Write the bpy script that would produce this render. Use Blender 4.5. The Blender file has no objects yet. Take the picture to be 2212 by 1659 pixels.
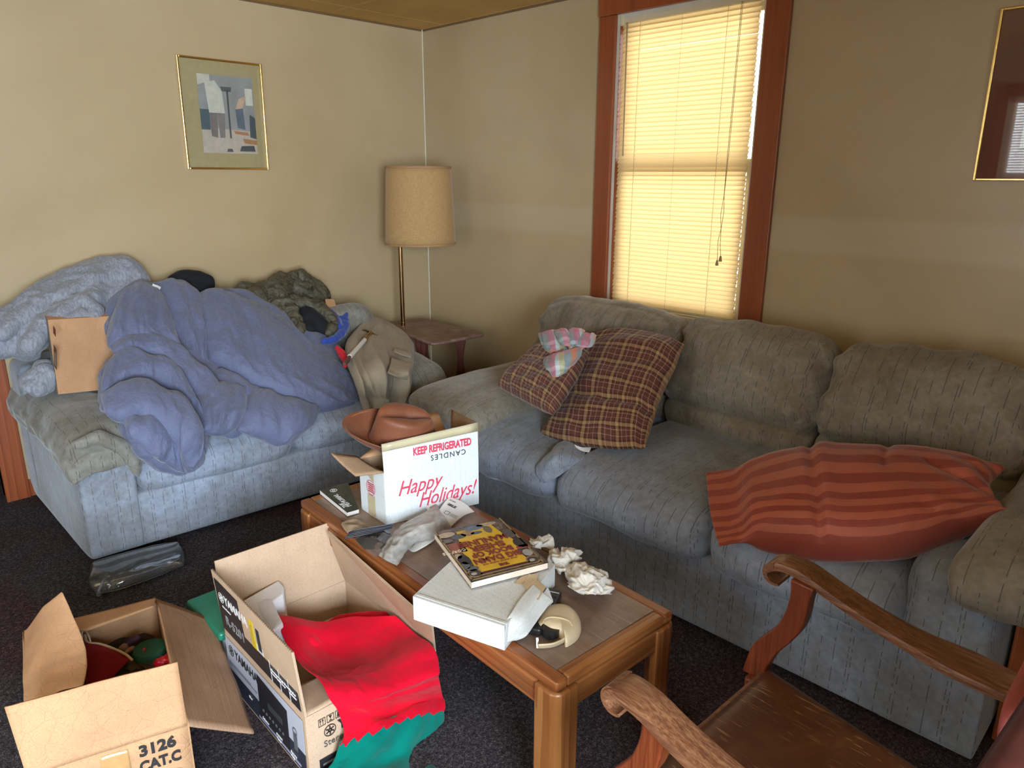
import bpy, bmesh, math, random
import numpy as np
from mathutils import Vector, Matrix, noise
C = bpy.context.scene.collection
SC = bpy.context.scene
PI = math.pi
# ------------------------------------------------------------------ camera
CAM = Vector((-3.094, -3.943, 1.5))
FPX = 1563.5
_y, _p, _r = math.radians(45.335), math.radians(16.017), math.radians(0.195)
F_ = Vector((math.cos(_y)*math.cos(_p), math.sin(_y)*math.cos(_p), -math.sin(_p)))
R0 = Vector((math.sin(_y), -math.cos(_y), 0)); U0 = R0.cross(F_)
R_ = R0*math.cos(_r) + U0*math.sin(_r); U_ = -R0*math.sin(_r) + U0*math.cos(_r)
cam = bpy.data.objects.new('camera', bpy.data.cameras.new('camera')); C.objects.link(cam)
cam.matrix_world = Matrix(((R_.x, U_.x, -F_.x, CAM.x), (R_.y, U_.y, -F_.y, CAM.y), (R_.z, U_.z, -F_.z, CAM.z), (0, 0, 0, 1)))
cam.data.sensor_width = 36; cam.data.lens = 36*FPX/2212; cam.data.clip_start = .02
SC.camera = cam
SC.view_settings.view_transform = 'Standard'; SC.view_settings.look = 'None'
SC.view_settings.gamma = 1; SC.view_settings.use_curve_mapping = False
SC.view_settings.exposure = 0.08
# ------------------------------------------------------------------ sky and daylight
w = bpy.data.worlds.new('sky'); SC.world = w; w.use_nodes = True
nt = w.node_tree; bg = nt.nodes['Background']
tc = nt.nodes.new('ShaderNodeTexCoord'); sp = nt.nodes.new('ShaderNodeSeparateXYZ'); rp = nt.nodes.new('ShaderNodeValToRGB')
nt.links.new(tc.outputs['Generated'], sp.inputs[0]); nt.links.new(sp.outputs[2], rp.inputs[0]); nt.links.new(rp.outputs[0], bg.inputs[0])
rp.color_ramp.elements[0].position = 0.0; rp.color_ramp.elements[0].color = (.30, .36, .26, 1)
rp.color_ramp.elements[1].position = .12; rp.color_ramp.elements[1].color = (.86, .93, 1, 1)
bg.inputs[1].default_value = 1.2

def daylight(name, loc, aim, sx, sy, power, col):
    l = bpy.data.lights.new(name, 'AREA'); l.shape = 'RECTANGLE'; l.size = sx; l.size_y = sy; l.energy = power; l.color = col
    o = bpy.data.objects.new(name, l); C.objects.link(o); o.location = loc
    o.rotation_euler = (Vector(aim)-Vector(loc)).to_track_quat('-Z', 'Y').to_euler()
    o.visible_camera = True
    return o
# daylight entering by the window with the blind and by the two windows behind the photographer
daylight('daylight_window_1', (.62, -1.93, 1.62), (0, -1.93, 1.5), 1.5, 1.9, 54, (1, .97, .88))
daylight('daylight_window_2', (-3.75, -5.95, 1.45), (-3.1, -3, .6), 1.7, 1.6, 560, (.74, .87, 1))
daylight('daylight_window_3', (-5.2, -2.8, 1.4), (-3, -2.6, .8), 1.5, 1.5, 90, (.88, .94, 1))

# ------------------------------------------------------------------ points on real planes of the room
def on(px, py, ax, val):
    """the point where a sight line meets the plane x, y or z = val"""
    d = F_ + R_*((px-1106)/FPX) - U_*((py-829.5)/FPX)
    i = 'xyz'.index(ax)
    return CAM + d*((val-CAM[i])/d[i])
def onp(px, py, pl, off=0.0):
    """the point where a sight line meets plane (point, normal) lifted by off"""
    p, n = Vector(pl[0]), Vector(pl[1]).normalized()
    d = F_ + R_*((px-1106)/FPX) - U_*((py-829.5)/FPX)
    return CAM + d*(((p + n*off) - CAM).dot(n)/d.dot(n))
def W(u, p): return Vector(p)
# ------------------------------------------------------------------ objects
def thing(name, label, cat, loc=(0, 0, 0), rz=0, group=None, kind=None):
    o = bpy.data.objects.new(name, None); C.objects.link(o); o.empty_display_size = .1
    o.location = loc; o.rotation_euler = (0, 0, rz)
    if label: o['label'] = label
    if cat: o['category'] = cat
    if group: o['group'] = group
    if kind: o['kind'] = kind
    return o
def tag(o, label, cat, group=None, kind=None):
    if label: o['label'] = label
    if cat: o['category'] = cat
    if group: o['group'] = group
    if kind: o['kind'] = kind
    return o
def root_of(p):
    M = Matrix.Identity(4)
    while p is not None:
        M = Matrix.LocRotScale(p.location, p.rotation_euler, None) @ M; p = p.parent
    return M
def link(name, me, m, parent=None, world=True, smooth=True, bev=0, seg=2, sub=0, sol=0, label=None, solo=0):
    """ONE mesh object; world=True: the vertices are given in room coordinates and are moved into the parent's"""
    o = bpy.data.objects.new(name, me); C.objects.link(o)
    if parent is not None:
        o.parent = parent
        if world: me.transform(root_of(parent).inverted())
    elif world and len(me.vertices):
        n = len(me.vertices); a = np.empty(n*3); me.vertices.foreach_get('co', a); a = a.reshape(-1, 3)
        c = Vector(((a[:, 0].min()+a[:, 0].max())/2, (a[:, 1].min()+a[:, 1].max())/2, a[:, 2].min()))
        me.transform(Matrix.Translation(-c)); o.location = c
    if m is not None: me.materials.append(m)
    if smooth: me.polygons.foreach_set('use_smooth', [True]*len(me.polygons))
    if sol:
        s = o.modifiers.new('sol', 'SOLIDIFY'); s.thickness = sol; s.offset = solo
    if bev:
        b = o.modifiers.new('bev', 'BEVEL'); b.width = bev; b.segments = seg; b.limit_method = 'ANGLE'; b.angle_limit = .6
        if smooth: b.harden_normals = False
    if sub:
        s = o.modifiers.new('sub', 'SUBSURF'); s.levels = sub; s.render_levels = sub
    if smooth and not sub:
        try:
            me.set_sharp_from_angle(angle=math.radians(40))
        except Exception: pass
    if label: o['label'] = label
    return o
def mesh(vs, fs, uvs=None):
    me = bpy.data.meshes.new('m'); me.from_pydata([tuple(v) for v in vs], [], fs); me.update()
    if uvs is not None:
        l = me.uv_layers.new(name='UVMap')
        for p in me.polygons:
            for li in p.loop_indices: l.data[li].uv = uvs[me.loops[li].vertex_index]
    return me
def boxuv(me, mode='xz'):
    """metric box mapping: u across, v along; mode names the axis that runs across the cloth"""
    l = me.uv_layers.new(name='UVMap')
    for p in me.polygons:
        n = p.normal
        for li in p.loop_indices:
            c = me.vertices[me.loops[li].vertex_index].co
            if mode == 'y':      # cloth runs across y: lines follow x on top, z on the front
                uv = (c.y, c.x*1.0 - c.z) if abs(n.y) < .75 else (c.x, c.z)
            elif mode == 'x':
                uv = (c.x, c.y - c.z) if abs(n.x) < .75 else (c.y, c.z)
            else:
                a = max(range(3), key=lambda k: abs(n[k])); uv = ((c.y, c.z), (c.x, c.z), (c.x, c.y))[a]
            l.data[li].uv = uv
    return me
class MB:
    """collects simple solids into one mesh"""
    def __init__(s): s.v = []; s.f = []
    def add(s, vs, fs):
        b = len(s.v); s.v += [Vector(v) for v in vs]; s.f += [tuple(i+b for i in f) for f in fs]; return s
    def box(s, a, b, M=None):
        x0, y0, z0 = a; x1, y1, z1 = b
        vs = [Vector(p) for p in ((x0,y0,z0),(x1,y0,z0),(x1,y1,z0),(x0,y1,z0),(x0,y0,z1),(x1,y0,z1),(x1,y1,z1),(x0,y1,z1))]
        if M is not None: vs = [M @ v for v in vs]
        return s.add(vs, [(0,3,2,1),(4,5,6,7),(0,1,5,4),(1,2,6,5),(2,3,7,6),(3,0,4,7)])
    def tube(s, pts, r, n=10, cap=True, rs=None):
        pts = [Vector(p) for p in pts]; vs = []; fs = []; up = None
        for i, p in enumerate(pts):
            t = (pts[min(i+1, len(pts)-1)]-pts[max(i-1, 0)]).normalized()
            if up is None: up = Vector((0, 0, 1)) if abs(t.z) < .9 else Vector((1, 0, 0))
            a = t.cross(up)
            a = a.normalized() if a.length > 1e-6 else t.orthogonal().normalized()
            up = a.cross(t).normalized(); rr = rs[i] if rs else r
            for k in range(n): vs.append(p + a*math.cos(2*PI*k/n)*rr + up*math.sin(2*PI*k/n)*rr)
        for i in range(len(pts)-1):
            for k in range(n): fs.append((i*n+k, i*n+(k+1) % n, (i+1)*n+(k+1) % n, (i+1)*n+k))
        if cap: fs.append(tuple(range(n))[::-1]); fs.append(tuple((len(pts)-1)*n+k for k in range(n)))
        return s.add(vs, fs)
    def lathe(s, prof, c, n=32, M=None, closed=False):
        vs = []; fs = []; c = Vector(c)
        for r, z in prof:
            for k in range(n):
                v = Vector((r*math.cos(2*PI*k/n), r*math.sin(2*PI*k/n), z)); vs.append(c + (M @ v if M is not None else v))
        m = len(prof)
        for i in range(m-1):
            for k in range(n): fs.append((i*n+k, i*n+(k+1) % n, (i+1)*n+(k+1) % n, (i+1)*n+k))
        if not closed: fs.append(tuple(range(n))[::-1]); fs.append(tuple((m-1)*n+k for k in range(n)))
        return s.add(vs, fs)
    def prism(s, poly, d):
        """poly: list of points, extruded by vector d"""
        n = len(poly); d = Vector(d); vs = [Vector(p) for p in poly]; vs += [p+d for p in vs]
        fs = [tuple(range(n))[::-1], tuple(range(n, 2*n))]
        for i in range(n): fs.append((i, (i+1) % n, n+(i+1) % n, n+i))
        return s.add(vs, fs)
    def strip(s, rows):
        """rows of points of equal length -> sheet"""
        n = len(rows[0]); vs = [p for r in rows for p in r]; fs = []
        for i in range(len(rows)-1):
            for k in range(n-1): fs.append((i*n+k, i*n+k+1, (i+1)*n+k+1, (i+1)*n+k))
        return s.add(vs, fs)
    def mesh(s, uv=None):
        me = mesh(s.v, s.f)
        bm = bmesh.new(); bm.from_mesh(me); bmesh.ops.recalc_face_normals(bm, faces=bm.faces); bm.to_mesh(me); bm.free(); me.update()
        return boxuv(me, uv or 'b')
# ------------------------------------------------------------------ soft shapes
def cr(p0, p1, p2, p3, t):
    return .5*((2*p1)+(-p0+p2)*t+(2*p0-5*p1+4*p2-p3)*t*t+(-p0+3*p1-3*p2+p3)*t*t*t)
def crow(pts, t):
    n = len(pts)-1; x = min(max(t, 0), 1)*n; i = min(int(x), n-1); f = x-i
    p1, p2 = pts[i], pts[i+1]
    p0 = pts[i-1] if i > 0 else p1*2-p2
    p3 = pts[i+2] if i+2 <= n else p2*2-p1
    return cr(p0, p1, p2, p3, f)
def surf(ctrl, nu, nv):
    """Catmull-Rom surface through rows of points; returns grid[j][i] with i along a row"""
    rows = [[crow(r, i/nu) for i in range(nu+1)] for r in ctrl]
    return [[crow([rows[k][i] for k in range(len(rows))], j/nv) for i in range(nu+1)] for j in range(nv+1)]
def gnormals(G):
    nv = len(G); nu = len(G[0]); N = []
    for j in range(nv):
        r = []
        for i in range(nu):
            a = G[j][min(i+1, nu-1)]-G[j][max(i-1, 0)]; b = G[min(j+1, nv-1)][i]-G[max(j-1, 0)][i]
            n = a.cross(b); r.append(n.normalized() if n.length > 1e-9 else Vector((0, 0, 1)))
        N.append(r)
    return N
def glen(G):
    nu = len(G[0])-1; nv = len(G)-1
    a = sum((G[nv//2][i+1]-G[nv//2][i]).length for i in range(nu)); b = sum((G[j+1][nu//2]-G[j][nu//2]).length for j in range(nv))
    return a, b
def ridge(p):   # sharp crests, range about -1..1
    return 1-2.4*abs(noise.noise(p))
def folds(p, sc, st=(1, 1, 1), warp=.5, seed=0.0):
    q = Vector((p.x*st[0]*sc+seed, p.y*st[1]*sc-seed, p.z*st[2]*sc+seed*.7))
    w_ = noise.noise_vector(q*.6)*warp
    return ridge(q+w_)
def puffy(name, ctrl, m, parent=None, t=.06, nu=48, nv=48, k=3.0, e=.5, back=.8, wr=(), seed=1.0, fn=None, label=None, sub=1, uvs=1.0, rot=False, tf=None):
    """a stuffed cloth shape: the control rows give its middle surface, t its half thickness"""
    G = surf([[Vector(p) for p in r] for r in ctrl], nu, nv); N = gnormals(G); L, H = glen(G)
    if sum(((CAM-G[j][i]).dot(N[j][i]) for j in (nv//2,) for i in (nu//2,))) < 0: N = [[-n for n in r] for r in N]
    vs = []; fs = []; uv = []
    def idx(j, i, s): return s*(nu+1)*(nv+1)+j*(nu+1)+i
    for s in (0, 1):
        for j in range(nv+1):
            for i in range(nu+1):
                u = 2*i/nu-1; v = 2*j/nv-1
                T = t*max(0, 1-abs(u)**k)**e*max(0, 1-abs(v)**k)**e*(tf(i/nu, j/nv) if tf else 1)
                q = Vector((i/nu*L, j/nv*H, s*.7))
                d = T
                fade = min(1, 6*(1-abs(u)), 6*(1-abs(v)))
                for (am, sc, st) in wr: d += am*folds(q, sc, (st[0], st[1], 1), .6, seed)*(.35+.65*fade)
                if fn: d += fn(i/nu, j/nv, q, s)
                sg = 1 if s == 0 else -back
                vs.append(G[j][i]+N[j][i]*d*sg); uv.append((q.y*uvs, q.x*uvs) if rot else (q.x*uvs, q.y*uvs))
    for j in range(nv+1):      # close the seam
        for i in range(nu+1):
            if i in (0, nu) or j in (0, nv):
                a = idx(j, i, 0); b = idx(j, i, 1); c = (vs[a]+vs[b])/2; vs[a] = c; vs[b] = c
    for s in (0, 1):
        for j in range(nv):
            for i in range(nu):
                f = (idx(j, i, s), idx(j, i+1, s), idx(j+1, i+1, s), idx(j+1, i, s)); fs.append(f if s == 0 else f[::-1])
    me = mesh(vs, fs, uv)
    bm = bmesh.new(); bm.from_mesh(me); bmesh.ops.remove_doubles(bm, verts=bm.verts, dist=1e-5); bmesh.ops.recalc_face_normals(bm, faces=bm.faces); bm.to_mesh(me); bm.free()
    return link(name, me, m, parent, sub=sub, label=label)
def sheet(name, ctrl, m, parent=None, nu=40, nv=40, th=.003, wr=(), seed=1.0, fn=None, label=None, sub=1, uvs=1.0, rot=False, mask=None, world=True, solo=0):
    """a single layer of cloth, paper or board through control rows"""
    G = surf([[Vector(p) for p in r] for r in ctrl], nu, nv); N = gnormals(G); L, H = glen(G)
    if (CAM-G[nv//2][nu//2]).dot(N[nv//2][nu//2]) < 0: N = [[-n for n in r] for r in N]
    vs = []; uv = []; fs = []
    for j in range(nv+1):
        for i in range(nu+1):
            q = Vector((i/nu*L, j/nv*H, 0)); d = 0
            for (am, sc, st) in wr: d += am*folds(q, sc, (st[0], st[1], 1), .6, seed)
            if fn: d += fn(i/nu, j/nv, q)
            vs.append(G[j][i]+N[j][i]*d); uv.append((q.y*uvs, q.x*uvs) if rot else (q.x*uvs, q.y*uvs))
    for j in range(nv):
        for i in range(nu):
            if mask and not mask((i+.5)/nu, (j+.5)/nv): continue
            fs.append((j*(nu+1)+i, j*(nu+1)+i+1, (j+1)*(nu+1)+i+1, (j+1)*(nu+1)+i))
    me = mesh(vs, fs, uv)
    if mask:
        bm = bmesh.new(); bm.from_mesh(me); bmesh.ops.delete(bm, geom=[v for v in bm.verts if not v.link_faces], context='VERTS'); bm.to_mesh(me); bm.free()
    return link(name, me, m, parent, world=world, sub=sub, sol=th, label=label, solo=solo)
def softbox(name, c, s, m, parent=None, r=.05, n=14, bulge=(0, 0, 0), wr=(), seed=1.0, uv='y', M=None, fn=None, label=None, sub=1, sag=0):
    """cushion: rounded box with bulging faces and wrinkles; c centre, s half sizes"""
    bm = bmesh.new(); bmesh.ops.create_cube(bm, size=2); bmesh.ops.subdivide_edges(bm, edges=bm.edges, cuts=n, use_grid_fill=True)
    c = Vector(c)
    vs0 = []
    for v in bm.verts:
        p = Vector((v.co.x, v.co.y, v.co.z)); q = Vector((p.x*s[0], p.y*s[1], p.z*s[2]))
        inn = Vector([max(-(s[a]-r), min(s[a]-r, q[a])) for a in range(3)])
        nrm = (q-inn); nrm = nrm.normalized() if nrm.length > 1e-9 else Vector((0, 0, 1))
        o_ = inn + nrm*r if (q-inn).length > 1e-9 else q
        b = Vector((bulge[0]*p.x*(1-p.y**2)*(1-p.z**2), bulge[1]*p.y*(1-p.x**2)*(1-p.z**2), bulge[2]*p.z*(1-p.x**2)*(1-p.y**2)))
        o_ = o_ + b
        d = 0
        for (am, sc, st) in wr: d += am*folds(o_+c, sc, st, .6, seed)
        o_ = o_ + nrm*d
        if fn: o_ = fn(p, o_)
        v.co = (M @ o_ if M is not None else o_) + c
    me = bpy.data.meshes.new('m'); bm.to_mesh(me); bm.free(); me.update(); boxuv(me, uv)
    return link(name, me, m, parent, sub=sub, label=label)
def blob(name, chains, m, parent=None, vox=.014, smooth=3, wr=(), seed=1.0, label=None, sub=0, flat=None, floor=None, uv=None):
    """soft heap: chains of (point, radius) fused to one skin, creased where they meet, then wrinkled"""
    bm = bmesh.new()
    for ch in chains:
        pts = [(Vector(p), r) for p, r in ch]
        for a in range(len(pts)):
            p, r = pts[a]; nx = pts[a+1] if a+1 < len(pts) else None
            k = 1 if nx is None else max(1, int((nx[0]-p).length/(min(r, nx[1])*.3)))
            for i in range(k):
                t = i/k; q = p if nx is None else p.lerp(nx[0], t); rr = r if nx is None else r*(1-t)+nx[1]*t
                Mx = Matrix.Translation(q)
                if flat: # squash along a direction
                    n, f = Vector(flat[0]).normalized(), flat[1]; Mx = Mx @ Matrix.Scale(f, 4, n)
                bmesh.ops.create_icosphere(bm, subdivisions=2, radius=rr, matrix=Mx)
    me = bpy.data.meshes.new('m'); bm.to_mesh(me); bm.free()
    o = bpy.data.objects.new('tmp', me); C.objects.link(o)
    rm = o.modifiers.new('r', 'REMESH'); rm.mode = 'VOXEL'; rm.voxel_size = vox
    sm = o.modifiers.new('s', 'SMOOTH'); sm.iterations = smooth; sm.factor = .5
    dg = bpy.context.evaluated_depsgraph_get(); me2 = bpy.data.meshes.new_from_object(o.evaluated_get(dg))
    bpy.data.objects.remove(o)
    n = len(me2.vertices); nr = [v.normal.copy() for v in me2.vertices]
    for v, nn in zip(me2.vertices, nr):
        p = v.co.copy(); d = 0
        for (am, sc, st) in wr: d += am*folds(p, sc, st, .7, seed)
        q = p + nn*d
        if floor: q = floor(q)
        v.co = q
    me2.update(); boxuv(me2, uv or 'b')
    for x in list(me2.materials): pass
    me2.materials.clear()
    return link(name, me2, m, parent, sub=sub, label=label)
def panel(name, c4, m, parent=None, th=.004, n=(1, 1), bend=0, wr=(), seed=1, label=None, out=0, world=True, smooth=False, fn=None):
    """board from four corners P00 P10 P11 P01 (counter-clockwise)"""
    a, b, c, d = [Vector(p) for p in c4]
    nn = (b-a).cross(d-a).normalized(); L = (b-a).length; H = (d-a).length
    vs = []; fs = []; uv = []
    for j in range(n[1]+1):
        for i in range(n[0]+1):
            u = i/n[0]; v = j/n[1]; p = a*(1-u)*(1-v)+b*u*(1-v)+c*u*v+d*(1-u)*v; k = bend*math.sin(PI*v)
            for (am, sc, st) in wr: k += am*folds(Vector((u*L, v*H, 0)), sc, (st[0], st[1], 1), .5, seed)
            p = p+nn*k
            if fn: p = fn(u, v, p, nn)
            vs.append(p); uv.append((u*L, v*H))
    for j in range(n[1]):
        for i in range(n[0]): fs.append((j*(n[0]+1)+i, j*(n[0]+1)+i+1, (j+1)*(n[0]+1)+i+1, (j+1)*(n[0]+1)+i))
    return link(name, mesh(vs, fs, uv), m, parent, world=world, smooth=smooth or n != (1, 1), sol=th, label=label, solo=out)
def frame_on(c4, u, v, lift=.003, flip=False):
    """matrix on a board: x along P00-P10, y along P00-P01, origin at (u, v) in 0..1"""
    a, b, c, d = [Vector(p) for p in c4]
    x = (b-a).normalized(); z = x.cross((d-a)).normalized(); y = z.cross(x)
    o = a*(1-u)*(1-v)+b*u*(1-v)+c*u*v+d*(1-u)*v + z*lift
    M = Matrix((x, y, z)).transposed().to_4x4(); M.translation = o
    if flip: M = M @ Matrix.Rotation(PI, 4, 'Z')
    return M
def text(s, M, size, m, parent=None, name='lettering', shear=0, sx=1, extr=.0004, align='LEFT', space=1, bold=0):
    cu = bpy.data.curves.new('t', 'FONT'); cu.body = s; cu.size = size; cu.extrude = extr; cu.shear = shear; cu.align_x = align; cu.space_character = space
    cu.offset = bold; cu.resolution_u = 3
    o = bpy.data.objects.new('tmp', cu); C.objects.link(o)
    dg = bpy.context.evaluated_depsgraph_get(); me = bpy.data.meshes.new_from_object(o.evaluated_get(dg)); bpy.data.objects.remove(o)
    me.materials.clear(); me.transform(M @ Matrix.Diagonal((sx, 1, 1, 1)))
    return link(name, me, m, parent, smooth=False)
def shape_on(M, polys, m, parent, name, th=.0006, world=True):
    """flat printed shapes in the frame M"""
    b = MB()
    for p in polys: b.prism([M @ Vector((x, y, 0)) for x, y in p], (M.to_3x3() @ Vector((0, 0, 1)))*th)
    return link(name, b.mesh(), m, parent, smooth=False, world=world)
def rect(x0, y0, x1, y1): return [(x0, y0), (x1, y0), (x1, y1), (x0, y1)]
def ring(cx, cy, r0, r1, n=28):
    ps = []
    for k in range(n):
        a, b = 2*PI*k/n, 2*PI*(k+1)/n
        ps.append([(cx+r0*math.cos(a), cy+r0*math.sin(a)), (cx+r1*math.cos(a), cy+r1*math.sin(a)), (cx+r1*math.cos(b), cy+r1*math.sin(b)), (cx+r0*math.cos(b), cy+r0*math.sin(b))])
    return ps
def disc(cx, cy, r, n=24, ry=None): return [(cx+r*math.cos(2*PI*k/n), cy+(ry or r)*math.sin(2*PI*k/n)) for k in range(n)]
# ------------------------------------------------------------------ materials
class NT:
    def __init__(s, name):
        s.m = bpy.data.materials.new(name); s.m.use_nodes = True; s.t = s.m.node_tree; s.b = s.t.nodes['Principled BSDF']; s.out = s.t.nodes['Material Output']
        s.tc = None
    def n(s, k, **kw):
        x = s.t.nodes.new('ShaderNode'+k)
        for a, b in kw.items():
            if a.startswith('i'): s.set(x.inputs[int(a[1:])], b)
            else: setattr(x, a, b)
        return x
    def set(s, inp, v):
        if isinstance(v, bpy.types.NodeSocket): s.t.links.new(v, inp)
        else: inp.default_value = v if not isinstance(v, tuple) or len(v) != 3 or inp.type != 'RGBA' else (*v, 1)
    def co(s, k='Object'):
        if s.tc is None: s.tc = s.n('TexCoord')
        return s.tc.outputs[k]
    def map(s, v, sc=(1, 1, 1), rot=(0, 0, 0), loc=(0, 0, 0)):
        x = s.n('Mapping'); s.set(x.inputs[0], v); x.inputs['Scale'].default_value = sc; x.inputs['Rotation'].default_value = rot; x.inputs['Location'].default_value = loc; return x.outputs[0]
    def noise(s, v, sc, det=4, rough=.55, dist=0):
        x = s.n('TexNoise'); s.set(x.inputs['Vector'], v); x.inputs['Scale'].default_value = sc; x.inputs['Detail'].default_value = det; x.inputs['Roughness'].default_value = rough; x.inputs['Distortion'].default_value = dist; return x.outputs[0]
    def ramp(s, f, stops, mode='LINEAR'):
        x = s.n('ValToRGB'); s.set(x.inputs[0], f); cr_ = x.color_ramp; cr_.interpolation = mode
        while len(cr_.elements) < len(stops): cr_.elements.new(.5)
        for e_, (p, c) in zip(cr_.elements, stops):
            e_.position = p; e_.color = (*c, 1) if len(c) == 3 else c
        return x.outputs[0]
    def mix(s, f, a, b, mode='MIX'):
        x = s.n('Mix', data_type='RGBA', blend_type=mode); s.set(x.inputs[0], f); s.set(x.inputs[6], a); s.set(x.inputs[7], b); return x.outputs[2]
    def math(s, op, a, b=0.0, c=0.0):
        x = s.n('Math', operation=op); s.set(x.inputs[0], a); s.set(x.inputs[1], b); s.set(x.inputs[2], c); return x.outputs[0]
    def sep(s, v):
        x = s.n('SeparateXYZ'); s.set(x.inputs[0], v); return x.outputs
    def bump(s, h, st=.3, dist=.01, nrm=None):
        x = s.n('Bump'); x.inputs['Strength'].default_value = st; x.inputs['Distance'].default_value = dist; s.set(x.inputs['Height'], h)
        if nrm is not None: s.set(x.inputs['Normal'], nrm)
        return x.outputs[0]
    def fin(s, col=None, rough=None, nrm=None, sheen=0, metal=0, spec=None, trans=None, coat=0):
        b = s.b
        if col is not None: s.set(b.inputs['Base Color'], col)
        if rough is not None: s.set(b.inputs['Roughness'], rough)
        if nrm is not None: s.set(b.inputs['Normal'], nrm)
        if sheen: b.inputs['Sheen Weight'].default_value = sheen; b.inputs['Sheen Roughness'].default_value = .4
        if metal: b.inputs['Metallic'].default_value = metal
        if spec is not None: b.inputs['Specular IOR Level'].default_value = spec
        if coat: b.inputs['Coat Weight'].default_value = coat; b.inputs['Coat Roughness'].default_value = .15
        return s.m
def plain(name, col, rough=.6, var=.12, sc=8, bump=0, bsc=60, **k):
    t = NT(name); c = t.co(); f = t.noise(c, sc, 4)
    lo = tuple(x*(1-var) for x in col); hi = tuple(min(1, x*(1+var)) for x in col)
    col_ = t.ramp(f, [(.3, lo), (.7, hi)])
    nr = t.bump(t.noise(c, bsc, 4), bump, .004) if bump else None
    return t.fin(col_, rough, nr, **k)
def fabric(name, base, dirt, amount=.5, line=(.05, .05, .045), per=.125, shine=.3):
    """worn microsuede with a broken woven pinstripe; u across the stripes"""
    t = NT(name); uv = t.co('UV'); o = t.co()
    s = t.sep(uv); wob = t.math('MULTIPLY', t.noise(t.map(uv, (0, 6, 0)), 1, 2), .006)
    u = t.math('DIVIDE', t.math('ADD', s[0], wob), per); cell = t.math('FLOOR', u); fr = t.math('FRACT', u); n2 = None
    for k_, off in enumerate((.13, .205, .52, .83)):
        ln = t.math('LESS_THAN', t.math('ABSOLUTE', t.math('SUBTRACT', fr, off)), .0013/per)
        n1 = t.n('TexNoise', noise_dimensions='1D'); t.set(n1.inputs['W'], t.math('ADD', t.math('MULTIPLY_ADD', s[1], 8.0, k_*31.7), t.math('MULTIPLY', cell, 17.3))); n1.inputs['Detail'].default_value = 0
        q_ = t.math('MULTIPLY', ln, t.math('GREATER_THAN', n1.outputs[0], .47 if k_ < 3 else .53)); n2 = q_ if n2 is None else t.math('MAXIMUM', n2, q_)
    big = t.noise(o, 3.2, 5, .6, .4); mid = t.noise(o, 19, 5, .65, .3)
    f = t.math('ADD', t.math('MULTIPLY', big, .75), t.math('MULTIPLY', mid, .3))
    col = t.ramp(f, [(.52-amount*.22, dirt), (.62, base), (.78, tuple(min(1, x*1.25) for x in base))])
    mo = t.ramp(t.noise(o, 60, 3), [(.3, (.86, .86, .86)), (.7, (1.1, 1.1, 1.1))])
    col = t.mix(1, col, mo, 'MULTIPLY')
    col = t.mix(t.math('MULTIPLY', n2, .66), col, line)
    nr = t.bump(t.noise(t.map(o, (1, 1, 1)), 260, 2), .25, .0015, t.bump(t.noise(o, 26, 4, .6, .8), .25, .006))
    return t.fin(col, .78, nr, sheen=shine, spec=.25)
def cloth(name, col, rough=.85, var=.12, weave=320, fine=.25, wr=.35, wsc=18, sheen=.15, st=(1, 1, 1), spec=.25):
    t = NT(name); o = t.co(); f = t.noise(o, 6, 5)
    c = t.ramp(f, [(.3, tuple(x*(1-var) for x in col)), (.7, tuple(min(1, x*(1+var)) for x in col))])
    nr = t.bump(t.noise(t.map(o, st), wsc, 5, .6, 1.2), wr, .01)
    nr = t.bump(t.noise(o, weave, 2), fine, .001, nr)
    return t.fin(c, rough, nr, sheen=sheen, spec=spec)
def wood(name, c0, c1, c2, sc=1.0, axis=0, rough=.45, ring=14, dust=None, coat=0, bmp=.12, fw=.25, ww=.25):
    t = NT(name); o = t.co(); st = [9, 9, 9]; st[axis] = .55
    v = t.map(o, tuple(x*sc for x in st))
    n0 = t.noise(v, 2.2, 8, .62, 1.1)
    wv = t.n('TexWave', bands_direction='XYZ'[(axis+1) % 3], wave_profile='SAW'); t.set(wv.inputs['Vector'], v); wv.inputs['Scale'].default_value = ring/10; wv.inputs['Distortion'].default_value = 7; wv.inputs['Detail'].default_value = 3; wv.inputs['Detail Scale'].default_value = .8
    st2 = [120, 120, 120]; st2[axis] = 4
    fine = t.noise(t.map(o, tuple(x*sc for x in st2)), 1, 3)
    f = t.math('ADD', t.math('MULTIPLY', n0, .55), t.math('ADD', t.math('MULTIPLY', wv.outputs[0], ww), t.math('MULTIPLY', fine, fw)))
    col = t.ramp(f, [(.28, c0), (.5, c1), (.74, c2)])
    if dust: col = t.mix(t.math('MULTIPLY', t.ramp(t.noise(o, 9, 5, .7), [(.35, (0, 0, 0)), (.7, (1, 1, 1))]), dust[1]), col, dust[0])
    return t.fin(col, rough, t.bump(f, bmp, .003), coat=coat)
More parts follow.
